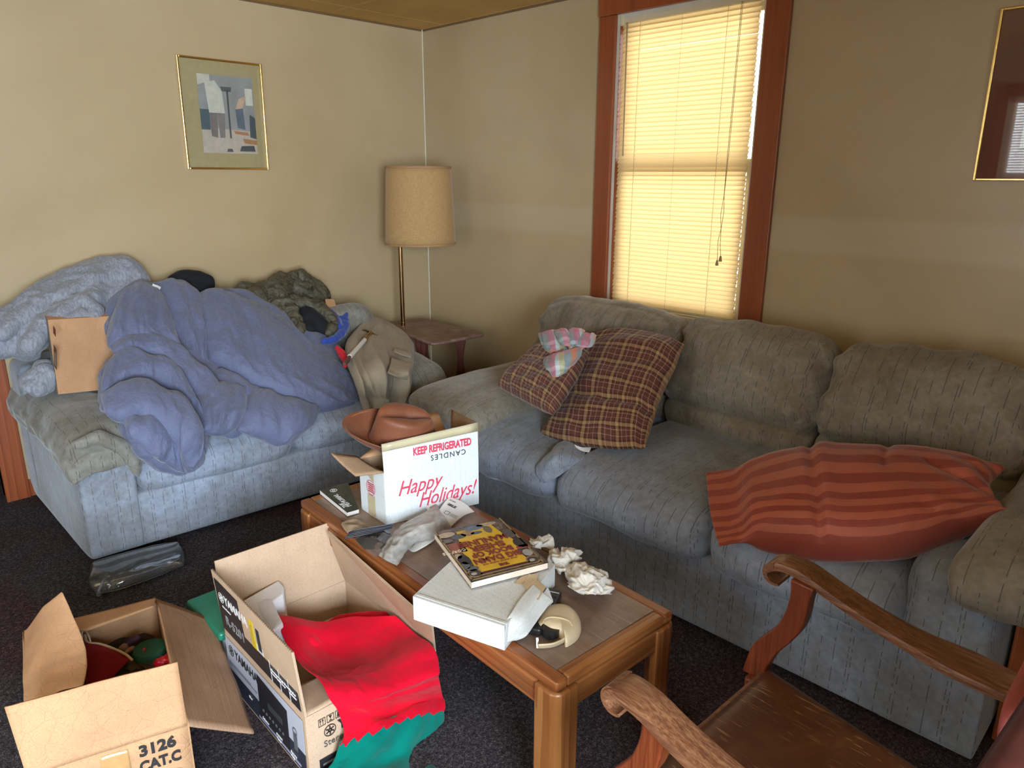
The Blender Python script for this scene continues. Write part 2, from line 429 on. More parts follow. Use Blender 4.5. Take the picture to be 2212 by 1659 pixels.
def board(name, col, lines=0, axis=0, rough=.85, crease=.4, var=.1, pitch=330):
    """corrugated board: fine flutes and creases"""
    t = NT(name); uv = t.co('UV'); o = t.co()
    c = t.ramp(t.noise(o, 7, 5, .6), [(.3, tuple(x*(1-var) for x in col)), (.7, tuple(min(1, x*(1+var)) for x in col))])
    sp_ = t.noise(o, 420, 1); c = t.mix(.35, c, t.mix(1, c, t.ramp(sp_, [(.36, (.62, .55, .45)), (.5, (1, 1, 1))]), 'MULTIPLY'))
    st = (pitch, 2, 1) if axis == 0 else (2, pitch, 1)
    h = t.noise(t.map(uv, st), 1, 1)
    if lines: c = t.mix(lines, c, t.mix(1, c, t.ramp(h, [(.35, (.72, .70, .68)), (.6, (1.08, 1.08, 1.08))]), 'MULTIPLY'))
    vo = t.n('TexVoronoi', feature='DISTANCE_TO_EDGE'); t.set(vo.inputs['Vector'], t.noise(o, 3, 2, .5)); t.set(vo.inputs['Vector'], t.map(o, (5, 5, 5), (0.4, .3, .8)))
    cr1 = t.ramp(vo.outputs[0], [(0, (0, 0, 0)), (.02, (1, 1, 1))])
    nr = t.bump(h, .12+lines*.4, .001, t.bump(cr1, crease, .002))
    return t.fin(c, rough, nr, spec=.2)

def wall_mat(name, side, dabs):
    t = NT(name); o = t.co(); s = t.sep(o)
    base = t.ramp(t.noise(o, 1.1, 4, .5, .5), [(.3, (.43, .32, .175)), (.7, (.51, .395, .235))])
    pl = t.ramp(t.noise(o, 2.3, 3, .5, .3), [(.60, (0, 0, 0)), (.74, (.22, .22, .22))])
    base = t.mix(pl, base, (.55, .455, .30))
    # filled nail heads: pairs of pale dabs on a loose grid
    acc = None
    for (px, py) in dabs:
        q = on(px, py, 'y' if side == 'left' else 'x', 0.0)
        vm = t.n('VectorMath', operation='DISTANCE'); t.set(vm.inputs[0], o); vm.inputs[1].default_value = tuple(q)
        k = t.ramp(t.math('DIVIDE', vm.outputs['Value'], .05), [(.18, (1, 1, 1)), (.62, (0, 0, 0))]); acc = k if acc is None else t.math('MAXIMUM', acc, k)
    base = t.mix(t.math('MULTIPLY', acc, .28), base, (.82, .76, .66))
    # joint in the wallboard
    if side == 'left':
        d = t.math('ABSOLUTE', t.math('SUBTRACT', t.math('ABSOLUTE', t.math('SUBTRACT', s[0], -.672)), .018)); j = t.ramp(t.math('DIVIDE', d, .02), [(.1, (1, 1, 1)), (.5, (0, 0, 0))])
    else:
        d = t.math('ABSOLUTE', t.math('SUBTRACT', s[2], 1.265)); j = t.ramp(t.math('DIVIDE', d, .10), [(.55, (.8, .8, .8)), (.9, (0, 0, 0))])
    base = t.mix(t.math('MULTIPLY', j, .28 if side == 'left' else .14), base, (.78, .70, .58))
    nr = t.bump(t.noise(o, 160, 3), .12, .0015, t.bump(t.noise(o, 2.2, 3), .15, .02, t.bump(t.math('MULTIPLY', j, -1), .2, .003)))
    return t.fin(base, .34, nr, spec=.45)
M_WALL_L = wall_mat('wall_paint_left', 'left', ((543, 73), (545, 90), (702, 96), (704, 111), (841, 125), (841, 138), (714, 233), (714, 250), (845, 258), (365, 42), (170, 196), (738, 573))); M_WALL_R = wall_mat('wall_paint_right', 'right', ((1030, 98), (1028, 115), (1030, 200), (1031, 214), (1136, 75), (1136, 184), (1803, 190), (1804, 208), (2073, 157), (2073, 185), (2028, 428), (2029, 452), (1991, 598), (1778, 443), (1777, 462)))
M_WALLB = plain('wall_paint_plain', (.46, .36, .22), .6, .06, 2)
def ceil_mat():
    t = NT('ceiling_tile'); o = t.co(); s = t.sep(o)
    b = t.ramp(t.noise(o, 150, 4, .7), [(.3, (.48, .27, .08)), (.55, (.68, .44, .17)), (.8, (.80, .58, .28))])
    st = t.ramp(t.noise(o, 1.5, 4), [(.3, (.8, .76, .7)), (.7, (1.05, 1.05, 1.05))])
    b = t.mix(1, b, st, 'MULTIPLY')
    return t.fin(b, .9, t.bump(t.noise(o, 150, 5, .7), .6, .003), spec=.1)
M_CEIL = ceil_mat()
def carpet_mat():
    t = NT('carpet'); o = t.co()
    f = t.noise(o, 330, 2, .7); g = t.noise(o, 90, 3, .7)
    c = t.ramp(t.math('ADD', t.math('MULTIPLY', f, .6), t.math('MULTIPLY', g, .4)), [(.36, (.016, .014, .017)), (.52, (.062, .055, .060)), (.68, (.24, .22, .23))])
    st = t.ramp(t.noise(o, 1.7, 3, .5, .5), [(.45, (1, 1, 1)), (.62, (1.0, .70, .66))])
    c = t.mix(1, c, st, 'MULTIPLY')
    lint = t.n('TexVoronoi', feature='F1'); t.set(lint.inputs['Vector'], t.map(o, (14, 14, 14)))
    c = t.mix(t.math('MULTIPLY', t.math('LESS_THAN', lint.outputs[0], .03), .8), c, (.42, .40, .36))
    return t.fin(c, .97, t.bump(f, 1.0, .006, t.bump(g, .6, .01)), spec=.08)
M_CARPET = carpet_mat()
M_CASE = wood('stained_pine', (.15, .032, .010), (.27, .062, .018), (.34, .095, .028), 1, 2, .35, 10, coat=.2)
M_CASEV = M_CASE
M_SOFA = fabric('sofa_suede', (.255, .285, .35), (.19, .20, .215), .4)
M_SOFAW = fabric('sofa_suede_worn_warmlit', (.255, .228, .18), (.150, .118, .078), .75)  # browner from soiling, with some warm light from above mixed into the colour
M_LOVE = fabric('loveseat_suede', (.30, .345, .43), (.21, .225, .25), .3, line=(.09, .08, .08))
M_LOVEW = fabric('loveseat_suede_worn', (.27, .265, .24), (.16, .145, .11), .6)
M_TABLE = wood('oak_frame', (.11, .03, .008), (.25, .085, .022), (.36, .145, .042), 1.2, 0, .38, 12, coat=.2)
M_TABLEY = wood('oak_frame_long', (.12, .03, .008), (.25, .075, .02), (.35, .13, .038), 1.2, 1, .38, 12, coat=.2)
M_TABLEZ = wood('oak_leg', (.12, .035, .009), (.27, .095, .025), (.37, .155, .048), 1.2, 2, .35, 12, coat=.25)
M_LAM = wood('walnut_laminate', (.10, .05, .032), (.20, .115, .075), (.30, .195, .135), 1.1, 1, .38, 26, dust=((.36, .31, .27), .45))
M_CHAIR = wood('chair_oak', (.045, .014, .007), (.15, .055, .024), (.34, .165, .08), 3.0, 1, .42, 3, coat=.1, bmp=.5, fw=.55, ww=.0)
M_CHAIRZ = wood('chair_oak_upright', (.06, .010, .004), (.18, .035, .010), (.28, .085, .026), 3.0, 2, .38, 5, coat=.2, fw=.4, ww=.1)
M_SIDE = wood('side_table_wood', (.05, .018, .012), (.10, .035, .022), (.15, .06, .04), 1.5, 0, .4, 12, dust=((.33, .22, .19), .95))
M_SIDEZ = wood('side_table_leg_wood', (.05, .012, .008), (.11, .025, .014), (.15, .04, .025), 1.5, 2, .3, 12)
M_BRASS = plain('brass', (.55, .36, .16), .22, .15, 20, metal=1)
M_GOLD = plain('gilt_metal', (.80, .56, .20), .25, .05, 20, metal=1)
M_DARKMETAL = plain('bronze_metal', (.16, .09, .05), .35, .2, 20, metal=1)
M_BLACKPL = plain('black_plastic', (.015, .015, .017), .35, .2, 10)
M_BLACK = cloth('black_cloth', (.012, .013, .018), sheen=.05)
M_WHITE = plain('white_enamel', (.78, .76, .72), .45, .05, 12)
M_PAPER = plain('white_paper', (.80, .79, .77), .7, .04, 12, .1, 30)
def glass_mat(name, tint=(1, 1, 1), ior=1.45, rough=.02, op=.0):
    t = NT(name); tr = t.n('BsdfTransparent'); tr.inputs[0].default_value = (*tint, 1); gl = t.n('BsdfGlossy'); gl.inputs['Roughness'].default_value = rough
    fr = t.n('Fresnel'); fr.inputs[0].default_value = ior; mx = t.n('MixShader'); t.set(mx.inputs[0], fr.outputs[0]); t.set(mx.inputs[1], tr.outputs[0]); t.set(mx.inputs[2], gl.outputs[0])
    last = mx.outputs[0]
    if op:
        df = t.n('BsdfDiffuse'); df.inputs[0].default_value = (.6, .6, .58, 1); m2 = t.n('MixShader'); m2.inputs[0].default_value = op; t.set(m2.inputs[1], last); t.set(m2.inputs[2], df.outputs[0]); last = m2.outputs[0]
    t.t.links.new(last, t.out.inputs[0]); return t.m
M_GLASS = glass_mat('window_glass'); M_PICGLASS = glass_mat('picture_glass', ior=1.5)
def translucent(name, col, tcol, f=.5, rough=.6, bump=0):
    t = NT(name); d = t.n('BsdfDiffuse'); d.inputs[0].default_value = (*col, 1); tr = t.n('BsdfTranslucent'); tr.inputs[0].default_value = (*tcol, 1)
    g = t.n('BsdfGlossy'); g.inputs['Roughness'].default_value = rough; g.inputs[0].default_value = (1, 1, 1, 1)
    m1 = t.n('MixShader'); m1.inputs[0].default_value = f; t.set(m1.inputs[1], d.outputs[0]); t.set(m1.inputs[2], tr.outputs[0])
    m2 = t.n('MixShader'); m2.inputs[0].default_value = .04; t.set(m2.inputs[1], m1.outputs[0]); t.set(m2.inputs[2], g.outputs[0])
    if bump:
        b = t.bump(t.noise(t.map(t.co('UV'), (260, 20, 1)), 1, 3), bump, .002)
        for x in (d, tr): t.set(x.inputs['Normal'], b)
    t.t.links.new(m2.outputs[0], t.out.inputs[0]); return t.m
M_SLAT = translucent('blind_slat', (.74, .60, .34), (.95, .76, .42), .42)
M_CORD = plain('blind_cord', (.42, .32, .18), .8)
M_BLINDRAIL = plain('blind_rail', (.70, .62, .42), .5, .05)
def shade_mat():
    t = NT('lamp_shade_fabric'); uv = t.co('UV')
    a = t.noise(t.map(uv, (520, 30, 1)), 1, 3); b = t.noise(t.map(uv, (30, 420, 1)), 1, 3); f = t.math('MULTIPLY', t.math('ADD', a, b), .5)
    c = t.ramp(f, [(.35, (.36, .21, .085)), (.65, (.56, .36, .16))])
    return t.fin(c, .8, t.bump(f, .4, .002), sheen=.2, spec=.2)
M_SHADE = shade_mat(); M_SHADETRIM = plain('shade_trim', (.38, .21, .09), .7)
def stripes_f(t, x, per, stops):
    return t.ramp(t.math('FRACT', t.math('DIVIDE', x, per)), stops, 'CONSTANT')
def plaid_mat():
    t = NT('brown_plaid'); uv = t.co('UV'); s = t.sep(uv)
    A, B, D, L_ = (.115, .040, .030), (.36, .22, .105), (.045, .020, .013), (.52, .36, .24)
    def st(x, off):
        return stripes_f(t, t.math('ADD', x, off), .076, [(0, A), (.10, A), (.13, L_), (.155, A), (.34, D), (.43, B), (.62, D), (.70, A), (.80, L_), (.825, A), (.9, A)])
    c = t.mix(.5, st(s[0], .0), st(s[1], .03))
    tw = t.noise(t.map(uv, (900, 900, 1)), 1, 1); c = t.mix(.5, c, t.mix(1, c, t.ramp(tw, [(.3, (.6, .6, .6)), (.7, (1.5, 1.5, 1.5))]), 'MULTIPLY'))
    nr = t.bump(t.noise(t.co(), 22, 5, .6, 1.4), .45, .01, t.bump(tw, .2, .001))
    return t.fin(c, .9, nr, sheen=.2, spec=.15)
M_PLAID = plaid_mat()
def redstripe_mat():
    t = NT('rust_striped_sateen'); uv = t.co('UV'); s = t.sep(uv)
    f = stripes_f(t, s[0], .062, [(0, (.245, .042, .026)), (.48, (.40, .105, .055)), (.5, (.40, .105, .055))])
    c = t.mix(t.ramp(t.noise(t.co(), 6, 3), [(.3, (0, 0, 0)), (.8, (.4, .4, .4))]), f, (.34, .085, .045))
    nr = t.bump(t.noise(t.co(), 14, 4, .6, 1.0), .3, .012)
    return t.fin(c, .62, nr, sheen=.25, spec=.3)
M_RUST = redstripe_mat()
def towel_mat():
    t = NT('striped_towel'); uv = t.co('UV'); s = t.sep(uv)
    G, P, Y, O, K, Wt = (.24, .30, .31), (.55, .12, .20), (.50, .45, .20), (.62, .20, .06), (.06, .07, .10), (.55, .60, .62)
    x = t.math('ADD', s[0], t.math('MULTIPLY', t.noise(uv, 14, 2), .03))
    c = stripes_f(t, x, .26, [(0, G), (.16, K), (.19, G), (.30, P), (.42, Wt), (.50, Y), (.60, G), (.72, O), (.84, G), (.93, Y)])
    c2 = stripes_f(t, t.math('ADD', s[1], t.math('MULTIPLY', t.noise(uv, 18, 2), .02)), .21, [(0, P), (.22, G), (.45, Wt), (.55, G), (.7, Y), (.8, O), (.95, G)])
    c = t.mix(.38, c, c2)
    return t.fin(c, .95, t.bump(t.noise(t.co(), 300, 2), .6, .003), sheen=.4, spec=.1)
M_TOWEL = towel_mat()
M_COMF = cloth('comforter_cotton', (.130, .148, .245), .70, .08, 420, .08, .75, 30, .3, spec=.35)
def sweat_mat():
    t = NT('heather_grey_fleece'); o = t.co()
    f = t.noise(t.map(o, (90, 90, 14)), 1.4, 4, .7)
    c = t.ramp(f, [(.32, (.17, .18, .215)), (.55, (.28, .295, .335)), (.75, (.38, .395, .44))])
    return t.fin(c, .95, t.bump(f, .25, .003, t.bump(t.noise(o, 11, 4, .55, 1), .35, .015)), sheen=.3, spec=.12)
M_SWEAT = sweat_mat()
def camo_mat():
    t = NT('woodland_camouflage'); o = t.co()
    f = t.noise(o, 17, 5, .65, 1.3); g = t.noise(o, 42, 5, .7, 1.5)
    c = t.ramp(f, [(.34, (.018, .018, .015)), (.43, (.075, .066, .042)), (.52, (.13, .115, .075)), (.60, (.055, .05, .035)), (.68, (.17, .15, .11))])
    tw = t.ramp(g, [(.485, (0, 0, 0)), (.50, (1, 1, 1)), (.515, (0, 0, 0))]); c = t.mix(t.math('MULTIPLY', tw, .6), c, (.02, .018, .014))
    return t.fin(c, .42, t.bump(t.noise(o, 30, 5, .65, 1.6), .8, .012), spec=.5)
M_CAMO = camo_mat()
M_TAN = cloth('tan_twill', (.34, .285, .205), .85, .12, 500, .15, .5, 14, .1)
M_BLUE = cloth('royal_blue_fleece', (.035, .075, .38), .9, .15, 300, .3, .3, 14, .3)
M_RED = cloth('red_felt', (.60, .004, .022), .95, .18, 330, .5, .35, 16, .12, spec=.1)
M_GREEN = cloth('green_felt', (.0, .155, .12), .95, .2, 330, .5, .35, 14, .25, spec=.1)
M_REDC = cloth('red_cotton', (.50, .02, .03), .85)
M_MAROON = cloth('maroon_felt', (.23, .012, .02), .95, sheen=.15)
M_CREAM = plain('cream_braid', (.60, .48, .34), .8)
M_HAT = cloth('brown_leather', (.185, .060, .026), .55, .22, 200, .12, .35, 9, .1, spec=.4)
M_HATD = plain('leather_lining', (.05, .02, .012), .7)
M_CARD = board('kraft_board', (.53, .300, .160), .0, 0)
M_CARDL = board('kraft_board_fluted', (.42, .26, .165), .55, 1, pitch=260)
M_CARDP = board('pale_kraft_board', (.56, .40, .275), .0, 0, crease=.1)
M_CARDIN = board('pale_kraft_inside', (.52, .37, .25), .1, 0, crease=.06)
M_CARDW = board('white_board', (.66, .70, .72), .22, 0, crease=.08, var=.04, pitch=240)
M_CARDWB = board('white_box_board', (.62, .62, .59), .18, 0, crease=.1, var=.05, pitch=240)
M_BROWNFLUTE = board('holiday_box_inside', (.34, .22, .13), .35, 1, pitch=260)
M_INK = plain('black_ink', (.02, .018, .018), .7); M_INKRED = plain('red_ink', (.62, .04, .08), .7); M_INKW = plain('white_ink', (.75, .73, .70), .7)
M_INKBR = plain('maroon_ink', (.20, .03, .02), .7)
M_TAPE = plain('sticky_tape', (.52, .38, .22), .22, .08, 30, .3, 60); M_TAPEY = plain('yellowed_tape', (.50, .43, .27), .35)
M_BLACKPRINT = plain('black_print', (.022, .020, .024), .4, .15, 4); 
def silver_print():
    t = NT('silver_print'); s = t.sep(t.co('UV')); f = t.math('ADD', t.math('MULTIPLY', s[0], 1.2), t.math('MULTIPLY', t.noise(t.co(), 6, 2), .3))
    return t.fin(t.ramp(f, [(.1, (.50, .52, .60)), (.55, (.34, .36, .46)), (.8, (.12, .125, .17))]), .4)
M_SILVER = silver_print(); M_NAVYP = plain('slate_print', (.03, .034, .05), .4); M_YEL = plain('yellow_print', (.68, .50, .02), .6)
M_FOAM = plain('white_foam', (.78, .78, .80), .75, .03, 30, .3, 260)
M_DISP = plain('cream_plastic', (.62, .50, .32), .35, .06, 12)
M_TISSUE = plain('tissue_paper', (.66, .62, .55), .85, .08, 30, .5, 40)
M_TISSUEB = plain('tan_tissue', (.38, .28, .19), .85, .12, 20, .5, 40)
M_CLEAR = glass_mat('clear_film', (.86, .87, .86), 1.5, .05, .06)
def bubble_mat():
    t = NT('bubble_film'); uv = t.co('UV'); vo = t.n('TexVoronoi', feature='SMOOTH_F1'); t.set(vo.inputs['Vector'], t.map(uv, (95, 95, 1))); vo.inputs['Randomness'].default_value = .25
    nr = t.bump(t.math('MULTIPLY', vo.outputs[0], -1), 1, .006)
    tr = t.n('BsdfTransparent'); tr.inputs[0].default_value = (.9, .88, .84, 1); g = t.n('BsdfGlossy'); g.inputs['Roughness'].default_value = .12; t.set(g.inputs['Normal'], nr)
    d = t.n('BsdfDiffuse'); t.set(d.inputs[0], t.ramp(t.noise(t.co(), 60, 3), [(.3, (.66, .60, .52)), (.7, (.88, .85, .80))])); t.set(d.inputs['Normal'], nr)
    m1 = t.n('MixShader'); m1.inputs[0].default_value = .35; t.set(m1.inputs[1], d.outputs[0]); t.set(m1.inputs[2], g.outputs[0])
    m2 = t.n('MixShader'); m2.inputs[0].default_value = .80; t.set(m2.inputs[1], tr.outputs[0]); t.set(m2.inputs[2], m1.outputs[0])
    t.t.links.new(m2.outputs[0], t.out.inputs[0]); return t.m
M_BUBBLE = bubble_mat()
def seat_mat():
    t = NT('worn_brown_seat'); o = t.co()
    c = t.ramp(t.noise(o, 5, 6, .65, .8), [(.3, (.055, .016, .008)), (.55, (.12, .042, .018)), (.75, (.20, .085, .038))])
    scr = t.noise(t.map(o, (150, 14, 1), (0, 0, .5)), 1, 3, .7); sm = t.ramp(scr, [(.60, (0, 0, 0)), (.65, (1, 1, 1))]); area = t.ramp(t.noise(o, 4, 2), [(.38, (0, 0, 0)), (.55, (.95, .95, .95))])
    c = t.mix(t.math('MULTIPLY', sm, area), c, (.42, .25, .11))
    return t.fin(c, .42, t.bump(t.noise(o, 80, 4), .12, .002), spec=.5)
M_SEAT = seat_mat(); M_MAROONP = plain('red_upholstery', (.30, .06, .055), .7, .15, 6)
M_MAT = plain('olive_mat_board', (.40, .32, .155), .8, .05, 40); M_MATR = plain('maroon_mat_board', (.16, .045, .028), .8, .08, 8)
# ------------------------------------------------------------------ the room
H = 2.38; XL = -4.7; YB = -5.6
def struct(name, me, m, smooth=False, **k):
    o = link(name, me, m, None, smooth=smooth, **k); o['kind'] = 'structure'; return o
struct('floor', MB().box((XL-.1, YB-.1, -.12), (.1, .1, 0)).mesh(), M_CARPET)
# right wall with the window opening
b = MB(); y0, y1, z0, z1 = -2.335, -1.525, .70, 2.262
b.box((0, YB, 0), (.12, y0, H)); b.box((0, y1, 0), (.12, .12, H)); b.box((0, y0, 0), (.12, y1, z0)); b.box((0, y0, z1), (.12, y1, H))
struct('wall_right', b.mesh(), M_WALL_R)
# left wall with a doorway left of the love seat
b = MB(); b.box((-2.575, 0, 0), (.0, .12, H)); b.box((XL, 0, 0), (-3.42, .12, H)); b.box((-3.42, 0, 2.05), (-2.575, .12, H))
struct('wall_left', b.mesh(), M_WALL_L)
# hall behind the doorway
b = MB(); b.box((-3.6, 1.2, 0), (-2.4, 1.3, H)); b.box((-3.7, .12, 0), (-3.6, 1.3, H)); b.box((-2.4, .12, 0), (-2.3, 1.3, H)); struct('wall_hall', b.mesh(), M_WALLB)
struct('ceiling_hall', MB().box((-3.7, .12, H), (-2.3, 1.3, H+.05)).mesh(), M_CEIL)
struct('floor_hall', MB().box((-3.7, .1, -.12), (-2.3, 1.3, 0)).mesh(), M_CARPET)
# walls behind the photographer, each with a window opening
def wall_hole(axis, at, th, a0, a1, h0, h1, lo, hi):
    b = MB()
    def bx(u0, u1, v0, v1):
        if axis == 'y': b.box((u0, at-th, v0), (u1, at, v1))
        else: b.box((at-th, u0, v0), (at, u1, v1))
    bx(lo, h0, 0, H); bx(h1, hi, 0, H); bx(h0, h1, 0, a0); bx(h0, h1, a1, H); return b.mesh()
struct('wall_back', wall_hole('y', YB, .12, .75, 2.1, -4.5, -3.0, XL, 0.0), M_WALLB)
struct('wall_far_left', wall_hole('x', XL, .12, .65, 1.97, -3.4, -2.2, YB, 0.0), M_WALLB)
# ceiling of large fibre tiles with open joints
def tiles():
    b = MB(); xs = [0.0, -.018]; xs = [-.02-.655*k for k in range(0, 9)]; ys = [-.225-1.31*k for k in range(0, 6)]
    xb = [0.0]+[x for x in xs if x > XL]+[XL]; yb = [0.0]+[y for y in ys if y > YB]+[YB]; g = .0022
    for i in range(len(xb)-1):
        for j in range(len(yb)-1):
            xa, xc = xb[i+1]+g, xb[i]-g; ya, yc = yb[j+1]+g, yb[j]-g
            if xc-xa > .004: b.box((xa, ya, H), (xc, yc, H+.012))
    b.box((XL-.1, YB-.1, H+.010), (.1, .1, H+.05)); return b.mesh()
struct('ceiling', tiles(), M_CEIL, bev=.002)
b = MB(); b.box((-3.6, -.004, H-.010), (-.004, -.0005, H-.0005)); b.box((-.004, -5.4, H-.010), (-.0005, -.004, H-.0005))
struct('trim_1', b.mesh(), plain('ceiling_joint_dark', (.16, .09, .04), .9))
struct('trim_2', MB().tube([(-.004, -.004, .0), (-.004, -.004, H)], .004, 8).mesh(), plain('corner_bead', (.70, .64, .50), .5))
# door casing and baseboard at the left
struct('trim_3', MB().box((-2.585, -.022, 0), (-2.487, 0, 2.1)).mesh(), M_CASE, bev=.003)
struct('trim_4', MB().box((-2.575, 0, 0), (-2.555, .12, 2.05)).mesh(), M_CASE)
struct('baseboard_left', MB().box((-2.486, -.014, 0), (-.0, 0, .085)).mesh(), M_CASE, bev=.002)
struct('baseboard_right', MB().box((-.014, YB, 0), (0, -.014, .085)).mesh(), M_CASE, bev=.002)
# window casing
struct('trim_5', MB().box((-.022, -1.540, .62), (0, -1.443, 2.255)).mesh(), M_CASE, bev=.003)
struct('trim_6', MB().box((-.022, -2.432, .62), (0, -2.322, 2.255)).mesh(), M_CASE, bev=.003)
struct('trim_7', MB().box((-.024, -2.438, 2.256), (0, -1.437, 2.362)).mesh(), M_CASE, bev=.003)
# window_1: jambs, two sashes, panes, sill
M_WFR = plain('window_paint', (.66, .62, .52), .5, .08, 9)
win = thing('window_1', None, None, (.06, -1.93, .70), kind='structure')
b = MB(); b.box((0, -1.556, .70), (.119, -1.526, 2.262)); b.box((0, -2.334, .70), (.119, -2.306, 2.262)); b.box((0, -2.306, 2.235), (.119, -1.556, 2.262))
link('jamb', b.mesh(), M_WFR, win, smooth=False)
link('jamb_face', MB().box((-.0005, -1.558, .72), (.05, -1.5565, 2.24)).mesh(), M_CASE, win, smooth=False)
link('sill', MB().box((-.015, -2.334, .70), (.119, -1.526, .835)).mesh(), M_WFR, win, smooth=False, bev=.004)
def sash(x, za, zb, nm):
    b = MB(); b.box((x, -2.306, za), (x+.03, -2.262, zb)); b.box((x, -1.600, za), (x+.03, -1.556, zb)); b.box((x, -2.262, za), (x+.03, -1.600, za+.05)); b.box((x, -2.262, zb-.045), (x+.03, -1.600, zb))
    s = link(nm, b.mesh(), M_WFR, win, smooth=False, bev=.002)
    link('pane', MB().box((x+.013, -2.262, za+.05), (x+.017, -1.600, zb-.045)).mesh(), M_GLASS, s, smooth=False)
sash(.052, .835, 1.565, 'lower_sash'); sash(.084, 1.53, 2.235, 'upper_sash')
# the blind
bl = thing('window_blind', 'yellowed closed venetian blind hanging in the red-brown cased window', 'blind', (.02, -1.93, .845))
YA, YZ = -1.562, -2.283; XB = .016
b = MB(); b.box((XB-.014, YZ-.008, 2.214), (XB+.014, YA+.004, 2.245)); link('headrail', b.mesh(), M_BLINDRAIL, bl, smooth=False, bev=.002)
link('headrail_bracket', MB().box((XB-.017, YA-.012, 2.205), (XB+.016, YA+.006, 2.252)).mesh(), M_BLINDRAIL, bl, smooth=False, bev=.002)
sl = MB(); n = 65; zt, zb = 2.203, .868
for i in range(n):
    z = zt-(zt-zb)*i/(n-1); tilt = math.radians(57+2.0*math.sin(i*.9)); w_ = .0146; dx = .0015*math.sin(i*2.3)
    rows = []
    for k in range(5):
        s_ = (k/2-1); cx = XB+dx - math.cos(tilt)*w_*s_ + math.sin(tilt)*.0034*(1-s_*s_)*-1; cz = z - math.sin(tilt)*w_*s_ + math.cos(tilt)*.0034*(1-s_*s_)
        rows.append([Vector((cx, YA-.004+.0015*math.sin(i*1.7), cz)), Vector((cx, (YA+YZ)/2, cz-.0008)), Vector((cx, YZ+.0015*math.cos(i*2.1), cz))])
    sl.strip(rows)
link('slats', sl.mesh(), M_SLAT, bl)
link('bottom_rail', MB().box((XB-.012, YZ, .846), (XB+.012, YA, .858)).mesh(), M_BLINDRAIL, bl, smooth=False, bev=.003)
for yy in (-1.672, -1.905, -2.135):
    lad = MB().tube([(XB-.013, yy, 2.22), (XB-.014, yy, .85)], .0009 if yy != -1.905 else .0006, 6)
    for i in range(n):
        if yy == -1.905: break
        z = zt-(zt-zb)*i/(n-1); lad.tube([(XB-.0135, yy, z), (XB+.012, yy, z+.012)], .0006, 4)
    link('ladder_cord', lad.mesh(), M_CORD, bl)
link('tilt_wand', MB().tube([(XB-.02, -1.600, 2.215), (XB-.024, -1.606, 2.0), (XB-.026, -1.612, 1.60)], .0034, 8).mesh(), plain('wand_plastic', (.34, .29, .18), .25), bl)
pc = MB(); a1 = [(XB-.02, -2.200, 2.22), (XB-.022, -2.197, 1.85), (XB-.022, -2.193, 1.60), (XB-.022, -2.192, 1.42), (XB-.024, -2.184, 1.33), (XB-.023, -2.191, 1.27), (XB-.024, -2.181, 1.21), (XB-.022, -2.184, 1.125)]
a2 = [(XB-.02, -2.206, 2.22), (XB-.021, -2.202, 1.85), (XB-.021, -2.198, 1.60), (XB-.022, -2.193, 1.42), (XB-.024, -2.199, 1.34), (XB-.024, -2.192, 1.27), (XB-.022, -2.193, 1.20), (XB-.022, -2.200, 1.145)]
pc.tube(a1, .0014, 6); pc.tube(a2, .0014, 6); link('pull_cord', pc.mesh(), M_CORD, bl)
for p in ((XB-.022, -2.184, 1.100), (XB-.022, -2.200, 1.120)):
    link('tassel', MB().lathe([(.0075, 0), (.0078, .004), (.004, .024), (.002, .026)], p, 14).mesh(), plain('tassel_plastic', (.36, .27, .14), .5), bl)
# windows behind the photographer: frame, panes, and a closed blind on the side one
def simple_window(nm, axis, at, lo, hi, za, zb, th=.12):
    t = thing(nm, None, None, kind='structure', loc=((lo+hi)/2 if axis == 'y' else at, (lo+hi)/2 if axis == 'x' else at, za))
    def bx(b, u0, u1, v0, v1, d0, d1):
        if axis == 'y': b.box((u0, at-d1, v0), (u1, at-d0, v1))
        else: b.box((at-d1, u0, v0), (at-d0, u1, v1))
    b = MB(); bx(b, lo, lo+.05, za, zb, .03, .10); bx(b, hi-.05, hi, za, zb, .03, .10); bx(b, lo, hi, za, za+.05, .03, .10); bx(b, lo, hi, zb-.05, zb, .03, .10); bx(b, lo, hi, (za+zb)/2-.02, (za+zb)/2+.02, .04, .09)
    link('frame', b.mesh(), M_WFR, t, smooth=False)
    b = MB(); bx(b, lo+.05, hi-.05, za+.05, zb-.05, .06, .064); link('pane', b.mesh(), M_GLASS, t, smooth=False)
    b = MB()
    for q in ((lo-.1, lo, za-.1, zb+.1), (hi, hi+.1, za-.1, zb+.1), (lo, hi, zb, zb+.1), (lo, hi, za-.1, za)): bx(b, *q, -.02, 0)
    link('casing', b.mesh(), M_CASE, t, smooth=False)
simple_window('window_2', 'y', YB, -4.5, -3.0, .75, 2.1)
simple_window('window_3', 'x', XL, -3.4, -2.2, .65, 1.97)
t = thing('window_blind', 'white open blind over the window behind the photographer', 'blind', (XL+.02, -2.8, .7))
b = MB()
for i in range(58):
    z = 1.94-.0222*i; b.strip([[Vector((XL+.02+d, y, z+.006*s)) for y in (-3.38, -2.22)] for d, s in ((.006, -1), (-.006, 1))])
link('slats', b.mesh(), translucent('white_slat', (.7, .66, .55), (.8, .74, .6), .3), t)

